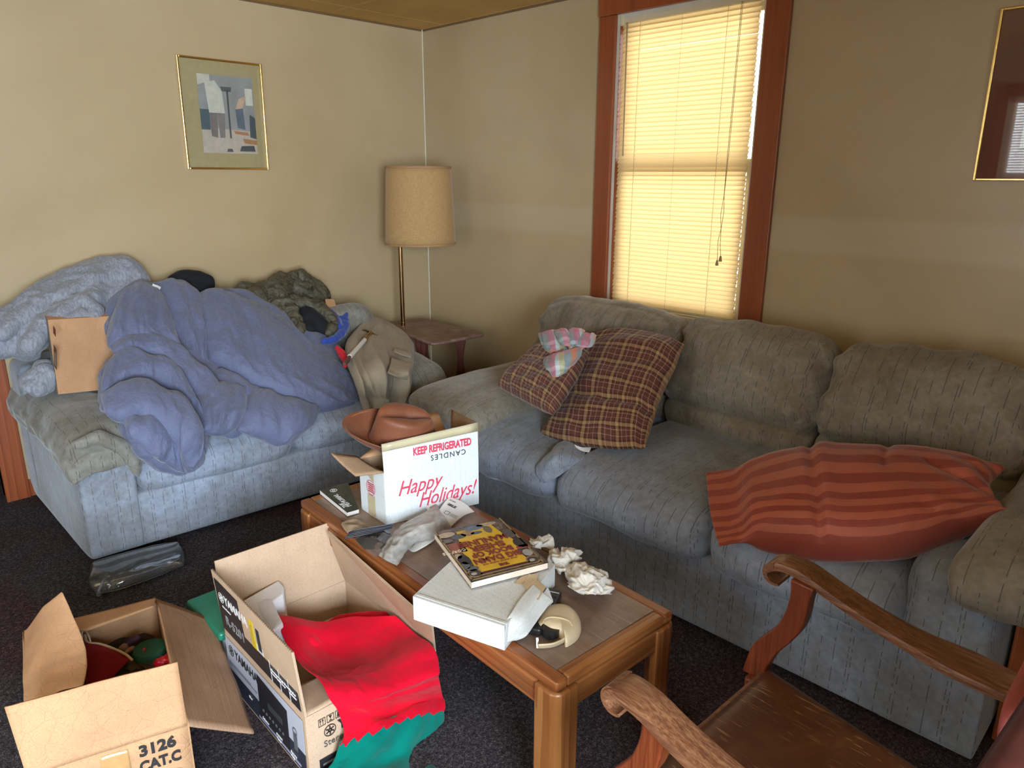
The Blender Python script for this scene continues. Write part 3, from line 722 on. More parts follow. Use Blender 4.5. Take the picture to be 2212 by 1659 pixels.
# ------------------------------------------------------------------ framed prints
def frame(name, label, axis, lo, hi, za, zb, fw, mat_w, matm, draw):
    t = thing(name, label, 'framed picture', (((lo+hi)/2, -.012, za) if axis == 'y' else (-.012, (lo+hi)/2, za)))
    def P3(u, v, d):
        tl = (zb-v)/(zb-za)*-.012 + .014    # top leans off the wall
        d = d + (v-za)/(zb-za)*.012
        return Vector((u, -d, v)) if axis == 'y' else Vector((-d, u, v))
    def slab(b, u0, u1, v0, v1, d0, d1):
        vs = [P3(u, v, d) for d in (d0, d1) for (u, v) in ((u0, v0), (u1, v0), (u1, v1), (u0, v1))]
        b.add(vs, [(0,1,2,3),(4,7,6,5),(0,4,5,1),(1,5,6,2),(2,6,7,3),(3,7,4,0)])
    for q in ((lo, lo+fw, za, zb), (hi-fw, hi, za, zb), (lo+fw, hi-fw, za, za+fw), (lo+fw, hi-fw, zb-fw, zb)):
        b = MB(); slab(b, *q, .002, .020); link('frame_bar', b.mesh(), M_GOLD, t, smooth=False, bev=.0025)
    b = MB(); slab(b, lo+fw, hi-fw, za+fw, zb-fw, .003, .006); link('mat_board', b.mesh(), matm, t, smooth=False)
    draw(t, P3)
    b = MB(); slab(b, lo+fw*.8, hi-fw*.8, za+fw*.8, zb-fw*.8, .0135, .0155); link('glazing', b.mesh(), M_PICGLASS, t, smooth=False)
    return t
def flat(t, P3, poly, col, d, name='painted_shape', parent=None):
    k = 'pc_%.2f_%.2f_%.2f' % col; m = bpy.data.materials.get(k) or plain(k, col, .8, .12, 30)
    link(name, MB().prism([P3(u, v, d) for u, v in poly], P3(0, 0, 1)-P3(0, 0, .9995)).mesh(), m, parent or t, smooth=False)
def draw_left(t, P3):
    # a plain muted interior in blocks of the same colours (no known picture)
    x0, x1, z0, z1 = -1.462, -1.168, 1.612, 1.995
    b = MB(); vs = [P3(u, v, .007) for u, v in rect(x0, z0, x1, z1)]; b.prism(vs, P3(0, 0, 1)-P3(0, 0, .9995)); pr = link('print', b.mesh(), plain('print_ground', (.30, .29, .27), .8, .15, 12), t, smooth=False)
    W_, Hh = x1-x0, z1-z0
    def f(poly, col, d): flat(t, P3, [(x0+u*W_, z0+v*Hh) for u, v in poly], col, d, parent=pr)
    f([(0, 0), (1, 0), (1, .30), (0, .33)], (.50, .42, .33), .0078)
    f([(0, .3), (.16, .3), (.16, .56), (0, .56)], (.09, .12, .13), .0084)
    f([(.0, .86), (.22, .92), (.22, 1), (0, 1)], (.55, .50, .40), .0084)
    f([(.16, .52), (.44, .52), (.42, .8), (.30, .93), (.12, .90), (.14, .7)], (.56, .53, .43), .009)
    f([(.17, .22), (.28, .20), (.30, .52), (.16, .52)], (.20, .17, .15), .009)
    f([(.32, .20), (.41, .20), (.44, .52), (.31, .52)], (.22, .19, .17), .009)
    f([(.40, .86), (.60, .86), (.58, .80), (.42, .80)], (.10, .10, .10), .009)
    f([(.50, .20), (.53, .20), (.53, .82), (.50, .82)], (.08, .08, .08), .009)
    f([(.66, .34), (.80, .32), (.78, .60), (.64, .58)], (.11, .14, .17), .009)
    f([(.64, .58), (.78, .60), (.86, .76), (.72, .72)], (.56, .38, .25), .009)
    f([(.84, .64), (.98, .64), (.98, .86), (.84, .86)], (.60, .57, .47), .009)
    f([(.88, .22), (1, .20), (1, .48), (.90, .52)], (.07, .09, .10), .009)
    f([(.58, .30), (.84, .28), (.86, .24), (.60, .26)], (.42, .20, .09), .0095)
    f([(.74, .20), (1, .18), (1, .12), (.76, .14)], (.42, .20, .09), .0095)
    f([(.66, .03), (.96, .03), (.94, .11), (.70, .10)], (.08, .08, .08), .0095)
    f([(.42, .02), (.54, .02), (.52, .06), (.44, .06)], (.10, .10, .10), .0095)
frame('framed_picture', 'narrow gilt framed print with olive mat on the wall above the love seat', 'y', -1.556, -1.112, 1.529, 2.070, .010, .09, M_MAT, draw_left)
def draw_right(t, P3):
    y1, y0 = -3.305, -3.75
    pr = link('print', MB().prism([P3(u, v, .007) for u, v in rect(y0, 1.60, y1, 1.95)], P3(0, 0, 1)-P3(0, 0, .9995)).mesh(), plain('print_pale', (.45, .42, .36), .8), t, smooth=False)
    flat(t, P3, rect(y0, 1.72, y1, 1.80), (.10, .12, .14), .008, parent=pr)
    flat(t, P3, rect(y0, 1.80, y1-.01, 1.84), (.22, .22, .21), .0085, parent=pr)
frame('framed_picture', 'gilt framed print with maroon mat cut by the right edge of the photo', 'x', -3.95, -3.181, 1.490, 2.050, .009, .12, M_MATR, draw_right)

# ------------------------------------------------------------------ three-seat sofa
sofa = thing('sofa', 'long grey-blue microsuede three-seat sofa with slumped cushions under the window', 'sofa', (-.6, -2.5, 0))
WR = [(.004, 9, (1, 1, 1)), (.002, 24, (1, 1, 1))]
softbox('base', (-.60, -2.52, .165), (.545, 1.135, .142), M_SOFA, sofa, .012, 16, (.0, 0, 0), [(.0015, 8, (1, 1, 1))])
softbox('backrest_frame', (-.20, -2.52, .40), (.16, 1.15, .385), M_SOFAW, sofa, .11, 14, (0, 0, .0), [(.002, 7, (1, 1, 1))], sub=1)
softbox('arm', (-.62, -1.49, .262), (.525, .125, .238), M_SOFA, sofa, .05, 12, uv='y')
def armfn(sx, sy, sz):
    def f(p, o):
        k = min(1, max(0, (.35-p.z)/.5)); r_ = 1-.006
        sq = Vector((max(-sx, min(sx, p.x*sx*1.03)), max(-sy, min(sy, p.y*sy*1.06)), p.z*sz))
        return o.lerp(sq, k)
    return f
softbox('arm', (-.63, -3.568, .286), (.5155, .120, .263), M_SOFA, sofa, .09, 16, uv='y', fn=armfn(.5155, .120, .263))
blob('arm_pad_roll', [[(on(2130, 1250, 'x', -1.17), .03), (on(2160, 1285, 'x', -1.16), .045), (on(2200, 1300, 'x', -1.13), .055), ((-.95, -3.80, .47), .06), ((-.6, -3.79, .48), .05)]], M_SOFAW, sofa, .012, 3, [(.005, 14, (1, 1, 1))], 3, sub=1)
def padfn(p, o): # sags over both sides of the arm
    return o + Vector((0, 0, -.045*max(0, -p.y)**3 - .012*max(0, p.y)**3 - .03*max(0, -p.x)**4))
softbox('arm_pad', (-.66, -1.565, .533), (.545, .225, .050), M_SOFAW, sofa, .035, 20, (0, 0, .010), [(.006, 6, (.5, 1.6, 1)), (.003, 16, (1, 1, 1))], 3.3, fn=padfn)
def padfn2(p, o): return o + Vector((-.02*p.y, 0, -.05*max(0, -p.y)**2 - .03*max(0, -p.x)**4))
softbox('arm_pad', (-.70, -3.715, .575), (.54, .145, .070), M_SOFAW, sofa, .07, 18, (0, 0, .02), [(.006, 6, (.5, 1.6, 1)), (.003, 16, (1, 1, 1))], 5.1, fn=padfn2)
def seatfn(k):
    def f(p, o):
        fr = max(0, -p.x)
        return o + Vector((-.012*(1-p.y**2)*fr, 0, -.02*fr**3 - .012*(1-p.y**2)*(1-p.x**2)*(p.z > 0)*k))
    return f
for i, (ya, yb) in enumerate(((-1.60, -2.236), (-2.244, -2.892), (-2.900, -3.462))):
    softbox('seat_cushion', (-.76, (ya+yb)/2, .385), (.445, (ya-yb)/2, .088), M_SOFA, sofa, .075, 20, (.012, .002, .022), [(.009, 4.5, (1.3, .8, 1)), (.0045, 13, (.6, 1.7, 1))], 2.0+i*3, fn=seatfn(.6))
# loose pulled flap of cloth at the corner of the first seat cushion
sheet('cushion_fold', [[on(1180, 985, 'z', .475), on(1215, 955, 'z', .485), on(1262, 960, 'z', .48)], [on(1158, 1015, 'x', -1.215), on(1200, 985, 'x', -1.20), on(1262, 990, 'z', .47)], [on(1175, 1045, 'x', -1.225), on(1205, 1030, 'x', -1.215), on(1235, 1005, 'z', .455)]],
      M_SOFA, sofa, 20, 20, .004, [(.006, 14, (1, 1, 1))], 4)
def backfn(i):
    def f(p, o):
        # pillow back: fat at the bottom, rolls over the top
        t_ = (p.z+1)/2
        o = o + Vector((-.03*(1-t_)*(p.x < 0), 0, 0))
        o.z += .02*(1-p.y**2)*max(0, p.z)
        # cloth pulled in slanting folds toward the seams
        e_ = max(0, abs(p.y)-.45)/.55; o.x += (.020*e_*math.sin((p.z*7+abs(p.y)*9+i*2)) + .010*e_*math.sin((p.z*15-abs(p.y)*13+i)))*(p.x < 0)
        return o
    return f
Mb = Matrix.Rotation(math.radians(21), 4, 'Y')
for i, (ya, yb) in enumerate(((-1.43, -2.236), (-2.244, -2.905), (-2.913, -3.60))):
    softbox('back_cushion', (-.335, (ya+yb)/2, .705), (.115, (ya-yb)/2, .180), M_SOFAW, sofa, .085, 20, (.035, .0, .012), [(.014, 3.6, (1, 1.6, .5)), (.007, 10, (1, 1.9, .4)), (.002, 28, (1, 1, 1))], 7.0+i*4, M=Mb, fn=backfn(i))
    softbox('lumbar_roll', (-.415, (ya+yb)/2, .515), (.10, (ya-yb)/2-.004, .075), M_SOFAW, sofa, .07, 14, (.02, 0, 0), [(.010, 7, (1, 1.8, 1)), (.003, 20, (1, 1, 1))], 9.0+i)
for p in ((-1.08, -1.42), (-1.08, -3.62), (-.15, -1.42), (-.15, -3.62)):
    link('foot', MB().lathe([(.02, 0), (.026, .04)], (p[0], p[1], 0), 12).mesh(), M_BLACKPL, sofa)

# ------------------------------------------------------------------ love seat, turned a little off the wall
lrz = 0.0
love = thing('loveseat', 'pale grey-blue microsuede love seat heaped with clothes against the left wall', 'sofa', (-1.60, -.55, 0), lrz)
def lsoft(name, c, s, m, r, n, bulge=(0, 0, 0), wr=(), seed=1, uv='x', M=None, fn=None, sub=1):
    o = softbox(name, c, s, m, love, r, n, bulge, wr, seed, uv, M, fn, None, sub)
    S_ = Matrix.Identity(4); S_[1][0] = -.063; S_[1][3] = -.063*.87; o.data.transform(S_); return o
lsoft('base', (-1.597, -.500, .145), (.885, .458, .125), M_LOVE, .03, 16, (0, .004, 0), [(.0015, 8, (1, 1, 1))])
lsoft('backrest_frame', (-1.63, -.15, .37), (.855, .125, .34), M_LOVE, .05, 14, wr=[(.002, 7, (1, 1, 1))])
lsoft('arm', (-2.377, -.498, .250), (.107, .470, .228), M_LOVE, .022, 12)
lsoft('arm', (-.815, -.51, .250), (.098, .455, .228), M_LOVE, .035, 12)
def lp(p, o): return o + Vector((0, 0, -.045*abs(p.x)**3 - .07*max(0, -p.y)**5))
lsoft('arm_pad', (-2.345, -.50, .520), (.165, .505, .055), M_LOVEW, .05, 22, (0, 0, .018), [(.010, 9, (.35, 1.9, 1)), (.006, 24, (.5, 1.6, 1))], 3.0, fn=lp)
lsoft('arm_pad', (-.830, -.49, .510), (.125, .48, .045), M_LOVEW, .05, 18, (0, 0, .022), [(.010, 8, (.45, 1.8, 1)), (.004, 22, (.8, 1.4, 1))], 6.0, fn=lp)
def lsf(p, o): return o + Vector((0, -.01*(1-p.x**2)*max(0, -p.y), -.02*max(0, -p.y)**3))
lsoft('seat_cushion', (-1.935, -.62, .345), (.335, .345, .092), M_LOVE, .075, 16, (0, .012, .018), [(.006, 5, (1, 1, 1)), (.002, 16, (1, 1, 1))], 3, fn=lsf)
lsoft('seat_cushion', (-1.258, -.62, .345), (.335, .345, .092), M_LOVE, .075, 16, (0, .012, .018), [(.006, 5, (1, 1, 1)), (.002, 16, (1, 1, 1))], 5, fn=lsf)
Ml = Matrix.Rotation(math.radians(18), 4, 'X')
lsoft('back_cushion', (-2.00, -.30, .61), (.37, .10, .17), M_LOVE, .09, 14, (0, .03, .01), [(.008, 5, (1, 1, .7))], 4, M=Ml)
lsoft('back_cushion', (-1.17, -.245, .625), (.42, .095, .17), M_LOVEW, .09, 14, (0, .02, .01), [(.008, 5, (1, 1, .7))], 8, M=Ml)
# dropped lip of the left arm pad over the arm front
for (xx, s_) in ((-2.345, 1),):
    blob('pad_lip', [[(on(165, 962, 'y', -1.0), .018), (on(215, 945, 'y', -1.01), .028), (on(262, 965, 'y', -1.01), .030), (on(290, 1000, 'y', -1.01), .026), (on(297, 1022, 'y', -1.005), .014)]], M_LOVEW, love, .009, 2, [(.004, 20, (1, 1, 1))], 3)
# ------------------------------------------------------------------ coffee table
TZ = .42; trz = math.radians(3.1)*-1
tab = thing('coffee_table', 'low oak coffee table with walnut laminate top covered in clutter', 'coffee table', (-1.8215, -2.433, 0), trz)
TL, TW = .628, .2125   # half length (y) and half width (x)
def T(b, nm, m, par=None, bev=.006, smooth=True): return link(nm, b.mesh(), m, par or tab, world=False, bev=bev, seg=3, smooth=smooth)
top = T(MB().box((-TW+.035, -TL+.035, TZ-.02), (TW-.035, TL-.035, TZ-.0005)), 'laminate_top', M_LAM, bev=0, smooth=False)
for s in (-1, 1):
    b = MB(); x = s*(TW-.018); b.prism([(x-.018, -TL+.018*(1+s*0)-.018, TZ-.028), (x+.018, -TL, TZ-.028), (x+.018, TL, TZ-.028), (x-.018, TL, TZ-.028)], (0, 0, .028)); T(b, 'edge_rail', M_TABLEY)
    b = MB(); y = s*(TL-.018); b.box((-TW+.036, y-.018, TZ-.028), (TW-.036, y+.018, TZ)); T(b, 'edge_rail', M_TABLE)
    b = MB(); b.box((s*(TW-.012)-.012, -TL+.06, TZ-.095), (s*(TW-.012)+.012, TL-.06, TZ-.031)); T(b, 'apron', M_TABLEY)
    b = MB(); b.box((-TW+.05, s*(TL-.012)-.012, TZ-.095), (TW-.05, s*(TL-.012)+.012, TZ-.031)); T(b, 'apron', M_TABLE)
for sx in (-1, 1):
    for sy in (-1, 1):
        # leg: two boards meeting in a rounded corner
        cx, cy = sx*(TW+.008), sy*(TL+.008); w_ = .075; r = .028; po = []
        for k in range(9):
            a = PI/2*k/8; po.append((cx-sx*(r-r*math.cos(a)), cy-sy*(r-r*math.sin(a))))
        pts = [(cx, cy-sy*w_)]+po+[(cx-sx*w_, cy), (cx-sx*w_, cy-sy*.028), (cx-sx*.03, cy-sy*.030), (cx-sx*.028, cy-sy*w_)]
        b = MB().prism([(x, y, 0) for x, y in pts], (0, 0, TZ-.030)); T(b, 'leg', M_TABLEZ, bev=.007)

# ------------------------------------------------------------------ corner lamp table with its lamp
st = thing('lamp_table', 'small dusty dark brown side table on wavy plank legs in the corner', 'side table', (-.40, -.47, 0))
PT = [on(935, 742, 'z', .6), on(1052, 720, 'z', .6), on(916, 686, 'z', .6), on(812, 699, 'z', .6)]
def rounded(poly, r, n=6):
    out = []; k = len(poly)
    for i in range(k):
        p, a, c = poly[i], poly[i-1], poly[(i+1) % k]; u = (a-p).normalized(); v = (c-p).normalized()
        for j in range(n+1):
            t_ = j/n; s_ = p+u*r*(1-t_)**2+v*r*t_**2; out.append(s_)
    return out
b = MB().prism([Vector((p.x, p.y, .582)) for p in rounded(PT, .05)], (0, 0, .018)); tt = link('table_top', b.mesh(), M_SIDE, st, bev=.007, seg=3)
def plank_leg(c, ang):
    prof = []; d = Vector((math.cos(ang), math.sin(ang), 0)); th = Vector((-math.sin(ang), math.cos(ang), 0))*.016
    for k in range(15):
        z = .581*k/14; w_ = .026+.009*math.cos((z/.581)*PI*4+.3); prof.append((z, w_))
    poly = [Vector(c)+d*w_+Vector((0, 0, z)) for z, w_ in prof]+[Vector(c)-d*w_+Vector((0, 0, z)) for z, w_ in reversed(prof)]
    return link('leg', MB().prism([p-th/2 for p in poly], th).mesh(), M_SIDEZ, st, bev=.003)
a_ = math.radians(-45)
plank_leg((-.292, -.66, 0), a_); plank_leg((-.545, -.60, 0), a_); plank_leg((-.26, -.27, 0), a_); plank_leg((-.50, -.24, 0), a_)
link('recessed_strip', MB().box((-.52, -.245, .5995), (-.33, -.205, .6006)).mesh(), M_SIDEZ, st, smooth=False)
lp_ = on(871, 703, 'z', .6)
lam = thing('lamp', 'brass pole lamp with tan burlap drum shade on the corner side table', 'lamp', (lp_.x, lp_.y, .6))
b = MB().lathe([(.012, 0), (.012, .02), (.0075, .021), (.0075, .03)], (lp_.x, lp_.y, .6), 20)
link('pole_collar', MB().lathe([(.014, .016), (.018, .019), (.018, .023), (.010, .026)], (lp_.x, lp_.y, .6), 24).mesh(), M_BRASS, lam)
b = MB().lathe([(.0135, 0), (.0135, .51), (.0155, .512), (.0155, .522), (.006, .525), (.006, .54)], (lp_.x, lp_.y, .6), 20)
link('pole', b.mesh(), plain('antique_brass', (.30, .17, .08), .25, .1, 20, metal=1), lam)
# swing arm carries the shade to the right of the pole
ztop = 1.125; dr = (R_-Vector((0, 0, R_.z))).normalized()
sc_ = Vector((lp_.x, lp_.y, 0))+dr*.125
A = lambda d, z: Vector((lp_.x, lp_.y, 0))+dr*d+Vector((0, 0, z))
link('swing_arm', MB().tube([A(-.050, ztop-.012), A(-.056, ztop-.020), A(-.060, ztop-.006), A(-.052, ztop+.004), A(-.03, ztop+.002), A(0, ztop), A(.06, ztop-.006), A(.10, ztop-.008), A(.122, ztop-.002), A(.126, ztop+.02), A(.126, ztop+.10)], .0042, 8).mesh(), M_DARKMETAL, lam)
link('socket', MB().lathe([(.016, .05), (.018, .07), (.018, .11), (.012, .12)], (sc_.x, sc_.y, ztop), 16).mesh(), M_BRASS, lam)
link('bulb', MB().lathe([(.012, .12), (.028, .16), (.032, .19), (.024, .22), (.006, .232)], (sc_.x, sc_.y, ztop), 16).mesh(), plain('opal_glass', (.75, .74, .70), .3), lam)
def shade():
    n = 64; z0_, z1_ = 1.105, 1.552; r0, r1 = .212, .190; vs = []; uv = []; fs = []; R = 9
    for j in range(R+1):
        t_ = j/R; r = r0+(r1-r0)*t_; z = z0_+(z1_-z0_)*t_
        for k in range(n+1): a = 2*PI*k/n; vs.append((sc_.x+r*math.cos(a), sc_.y+r*math.sin(a), z)); uv.append((k/n*1.3, z))
    for j in range(R):
        for k in range(n): fs.append((j*(n+1)+k, j*(n+1)+k+1, (j+1)*(n+1)+k+1, (j+1)*(n+1)+k))
    return mesh(vs, fs, uv)
sh = link('lamp_shade', shade(), M_SHADE, lam, sol=.003)
for z, r in ((1.109, .2125), (1.548, .1915)):
    link('shade_band', MB().lathe([(r+.0005, -.007), (r+.003, -.006), (r+.003, .006), (r+.0005, .007), (r-.003, .006), (r-.003, -.006), (r+.0005, -.007)], (sc_.x, sc_.y, z), 64, closed=True).mesh(), M_SHADETRIM, sh)
link('harp', MB().tube([Vector((sc_.x, sc_.y, ztop+.06))+dr*.0]+[Vector((sc_.x, sc_.y, ztop+.06+.36*k/10))+dr*(.055*math.sin(PI*k/10)) for k in range(1, 11)], .002, 6).mesh(), M_BRASS, lam)

# ------------------------------------------------------------------ old oak armchair in the foreground
M_DARKPOST = plain('shaded_post_wood', (.055, .012, .008), .4, .3, 30)  # chair back darkened: its shade is put into the wood colour
ch = thing('armchair', 'worn dark oak armchair with scrolled arms in the lower right foreground', 'armchair', (-1.97, -3.6, 0))
PR = [(-3.322, .676), (-3.340, .690), (-3.365, .696), (-3.41, .690), (-3.46, .672), (-3.53, .651), (-3.60, .636), (-3.66, .628), (-3.73, .625), (-3.80, .620), (-3.845, .617)]
def arm(cx, sgn):
    """bowed board lofted along the arm; ends in a curled scroll"""
    N_ = 44; P_ = [Vector((0, y, z)) for y, z in PR]; secs = []
    for i in range(N_+1):
        t_ = i/N_; p = crow(P_, t_); wd = .030+.004*math.sin(t_*PI)+.017*math.exp(-((t_-.80)/.13)**2)-.010*max(0, (t_-.88)/.12)
        x_ = cx + sgn*.010*math.sin(PI*min(1, t_*1.05)); inn = wd*.9
        th = .023+.004*math.exp(-(t_/.1)**2)
        secs.append((p, x_, wd, th))
    vs = []; fs = []; m_ = 12
    for p, x_, wd, th in secs:
        for k in range(m_):
            a = 2*PI*k/m_; c_, s_ = math.cos(a), math.sin(a); e = .38
            vs.append(Vector((x_+wd*math.copysign(abs(c_)**e, c_), p.y, p.z-th/2+th/2*math.copysign(abs(s_)**e, s_))))
    for i in range(N_):
        for k in range(m_): fs.append((i*m_+k, i*m_+(k+1) % m_, (i+1)*m_+(k+1) % m_, (i+1)*m_+k))
    fs.append(tuple(range(m_))); fs.append(tuple(N_*m_+k for k in range(m_))[::-1])
    b = MB().add(vs, fs)
    # scroll
    outer = [Vector((0, -3.346+.0265*math.cos(a), .6645+.0265*math.sin(a))) for a in [math.radians(80-k*10) for k in range(26)]]
    inner = [Vector((0, -3.346+.0265*math.cos(a)*(.45+.5*k/25*.9), .6645+.0265*math.sin(a)*(.45+.5*k/25*.9))) for k, a in enumerate([math.radians(80-k*10) for k in range(26)])]
    poly = outer[:23]+list(reversed(inner[:23]))
    return b, outer, inner
def armobj(cx, sgn):
    b, outer, inner = arm(cx, sgn); w_ = .0285; n = 20
    for i in range(n):
        q = [outer[i], outer[i+1], inner[i+1], inner[i]]
        b.prism([Vector((cx-w_, p.y, p.z)) for p in q], (2*w_, 0, 0))
    return link('arm', b.mesh(), M_CHAIR, ch)
armobj(-1.668, 1); armobj(-2.238, -1)
def arm_post(cx):
    fr = [(-3.300, .395), (-3.306, .43), (-3.318, .475), (-3.345, .515), (-3.368, .550), (-3.382, .59), (-3.388, .635), (-3.385, .672)]
    bk = [(-3.352, .395), (-3.355, .43), (-3.372, .475), (-3.400, .520), (-3.420, .560), (-3.428, .60), (-3.430, .635), (-3.436, .668)]
    f2 = [crow([Vector((0, *p)) for p in fr], k/20) for k in range(21)]; b2 = [crow([Vector((0, *p)) for p in bk], k/20) for k in range(21)]
    b = MB(); w_ = .017; vs = []; fs = []
    for f_, k_ in zip(f2, b2): vs += [(cx-w_, f_.y, f_.z), (cx+w_, f_.y, f_.z), (cx+w_, k_.y, k_.z), (cx-w_, k_.y, k_.z)]
    for i in range(20):
        for k in range(4): fs.append((i*4+k, i*4+(k+1) % 4, i*4+4+(k+1) % 4, i*4+4+k))
    fs += [(3, 2, 1, 0), (80, 81, 82, 83)]
    return link('arm_post', b.add(vs, fs).mesh(), M_CHAIRZ, ch, bev=.003)
arm_post(-1.685); arm_post(-2.225)
so = [Vector(p) for p in ((-1.712, -3.365, .45), (-2.205, -3.345, .45), (-2.165, -3.80, .45), (-1.80, -3.80, .45))]
def seatmesh():
    rows = []
    N_ = 26
    for j in range(N_+1):
        v = j/N_; a = so[0].lerp(so[3], v); c = so[1].lerp(so[2], v); r = []
        for i in range(N_+1):
            u = i/N_; p = a.lerp(c, u); e = min(u, 1-u, v, 1-v); rr = min(1, e/.06)
            p = p.copy(); p.z = .452-.012*(1-rr)**2-.006*math.sin(PI*u)*math.sin(PI*v); r.append(p)
        rows.append(r)
    return MB().strip(rows).mesh()
link('seat', seatmesh(), M_SEAT, ch, sol=.012, solo=-1 if True else 0)
b = MB(); po = [Vector((-1.702, -3.350, 0)), Vector((-2.215, -3.332, 0)), Vector((-2.175, -3.81, 0)), Vector((-1.79, -3.81, 0))]
pc_ = [Vector((p.x, p.y, .372)) for p in rounded(po, .03)]
link('seat_frame', MB().prism(pc_, (0, 0, .062)).mesh(), M_CHAIR, ch, bev=.008, seg=3)
def bar(nm, a, c, w1, w2, m, bev=.006):
    a, c = Vector(a), Vector(c); d = (c-a); x = Vector((1, 0, 0)); y = d.cross(x).normalized()
    vs = []
    for p in (a, c): vs += [p-x*w1-y*w2, p+x*w1-y*w2, p+x*w1+y*w2, p-x*w1+y*w2]
    return link(nm, MB().add(vs, [(0,3,2,1),(4,5,6,7),(0,1,5,4),(1,2,6,5),(2,3,7,6),(3,0,4,7)]).mesh(), m, ch, bev=bev, seg=3)
for x in (-1.705, -2.195): bar('leg', (x, -3.335, 0), (x, -3.335, .40), .019, .019, M_CHAIRZ)
for x, x2 in ((-1.79, -1.745), (-2.17, -2.275)):
    bar('leg', (x, -3.86, 0), (x, -3.815, .45), .019, .022, M_CHAIRZ)
    b = MB(); pts = [Vector((x, -3.815, .44)), Vector((x*.5+x2*.5, -3.820, .60)), Vector((x2, -3.845, .80)), Vector((x2, -3.89, 1.0))]
    b.tube([crow(pts, k/12) for k in range(13)], .019, 10); link('back_post', b.mesh(), M_DARKPOST, ch)
b = MB(); b.box((-2.26, -3.92, .93), (-1.76, -3.87, 1.02)); link('crest_rail', b.mesh(), M_DARKPOST, ch, bev=.012, seg=3)
softbox('back_pad', (-2.01, -3.885, .74), (.215, .022, .185), M_MAROONP, ch, .02, 8, (0, .012, 0), M=Matrix.Rotation(math.radians(-9), 4, 'X'))
# wooden cabinet end past the sofa
b = MB(); b.box((-.975, -4.35, .0), (-.35, -3.698, .37)); cab = thing('cabinet', 'reddish wooden cabinet end beyond the right arm of the long sofa', 'cabinet', (-.67, -4.08, 0))
link('carcass', b.mesh(), M_CASE, cab, smooth=False, bev=.004); link('cabinet_top', MB().box((-.985, -4.36, .371), (-.34, -3.698, .385)).mesh(), M_CASE, cab, smooth=False, bev=.004)
# ------------------------------------------------------------------ heap on the love seat
def cp(px, py, r, push=0.0):
    """a point of the heap: further forward the lower it lies; r in pixels of the sight cone"""
    y = max(-1.06, -(.20+max(0, py-600)*.0024))
    p = on(px, py, 'y', y); d = (p-CAM); rr = r*d.length/FPX
    return (p+d.normalized()*(rr*.75+push), rr)
def ch_(*l, push=0.0): return [cp(a, b, r, push) for a, b, r in l]
CH = [ch_((452, 668, 36), (530, 700, 50), (600, 755, 62), (665, 800, 64), (725, 835, 50), (765, 858, 26), push=-.03),
      ch_((455, 652, 26), (520, 660, 34), (585, 700, 36), (640, 742, 34), (665, 770, 30)),
      ch_((688, 752, 26), (728, 790, 36), (755, 830, 36), (772, 862, 16)),
      ch_((352, 640, 32), (378, 690, 46), (402, 745, 44), (450, 800, 40)),
      ch_((310, 640, 30), (272, 680, 38), (256, 712, 26)), ch_((300, 690, 48), (345, 730, 48)),
      ch_((262, 742, 20), (300, 756, 30), (365, 772, 40), (425, 812, 38), (470, 860, 34), (500, 885, 26), push=-.03),
      ch_((250, 800, 26), (258, 850, 38), (305, 812, 30), (352, 812, 26), (398, 850, 34)),
      ch_((268, 872, 42), (325, 882, 46), (378, 915, 50), (405, 960, 38), (400, 1000, 20), push=-.04),
      ch_((292, 925, 26), (328, 955, 34), (365, 985, 32), (395, 1008, 16), push=-.03),
      ch_((440, 890, 36), (490, 885, 42), (528, 895, 34), (560, 868, 40)), ch_((470, 905, 30), (500, 925, 24)),
      ch_((560, 870, 42), (598, 885, 50), (640, 895, 40), (655, 870, 36)), ch_((600, 915, 40), (612, 945, 16)),
      ch_((400, 820, 70), (480, 800, 80), (560, 830, 70), (620, 850, 60), push=.10),
      ch_((330, 700, 60), (360, 780, 70), (340, 860, 60), (430, 880, 60), push=.12)]
def fuse(objs):
    a = objs[0]; bm = bmesh.new()
    for o in objs:
        me = o.data; me.transform(Matrix.Translation(o.location)); bm.from_mesh(me)
    m0 = objs[0].data.materials[0]; nm = a.name
    for o in objs: bpy.data.objects.remove(o)
    me = bpy.data.meshes.new('m'); bm.to_mesh(me); bm.free(); me.materials.clear(); return me, m0, nm
def hp(px, py, push=0.0):
    y = max(-1.09, -(.22+max(0, py-600)*.00262)); p = on(px, py, 'y', y); return p-(p-CAM).normalized()*(push-.02)
def lobe(rows, t, push, seed, k=2.4, nu=60, nv=34, wr=((.009, 7, (1, 1, 1)), (.005, 15, (1.8, .6, 1)), (.0025, 36, (1.6, .7, 1)))):
    return puffy('comforter', [[hp(a, b, push) for a, b in r] for r in rows], M_COMF, None, t, nu, nv, k, .5, .8, wr, seed, fn=lambda u, v, q, s: -.012*abs(math.sin(u*9+seed))**6 if s == 0 else 0)
LB = [blob('comforter', CH, M_COMF, None, .014, 4, [(.010, 7.5, (1, 1, 1)), (.005, 20, (1, 1, 1))], 2.7, sub=1)]
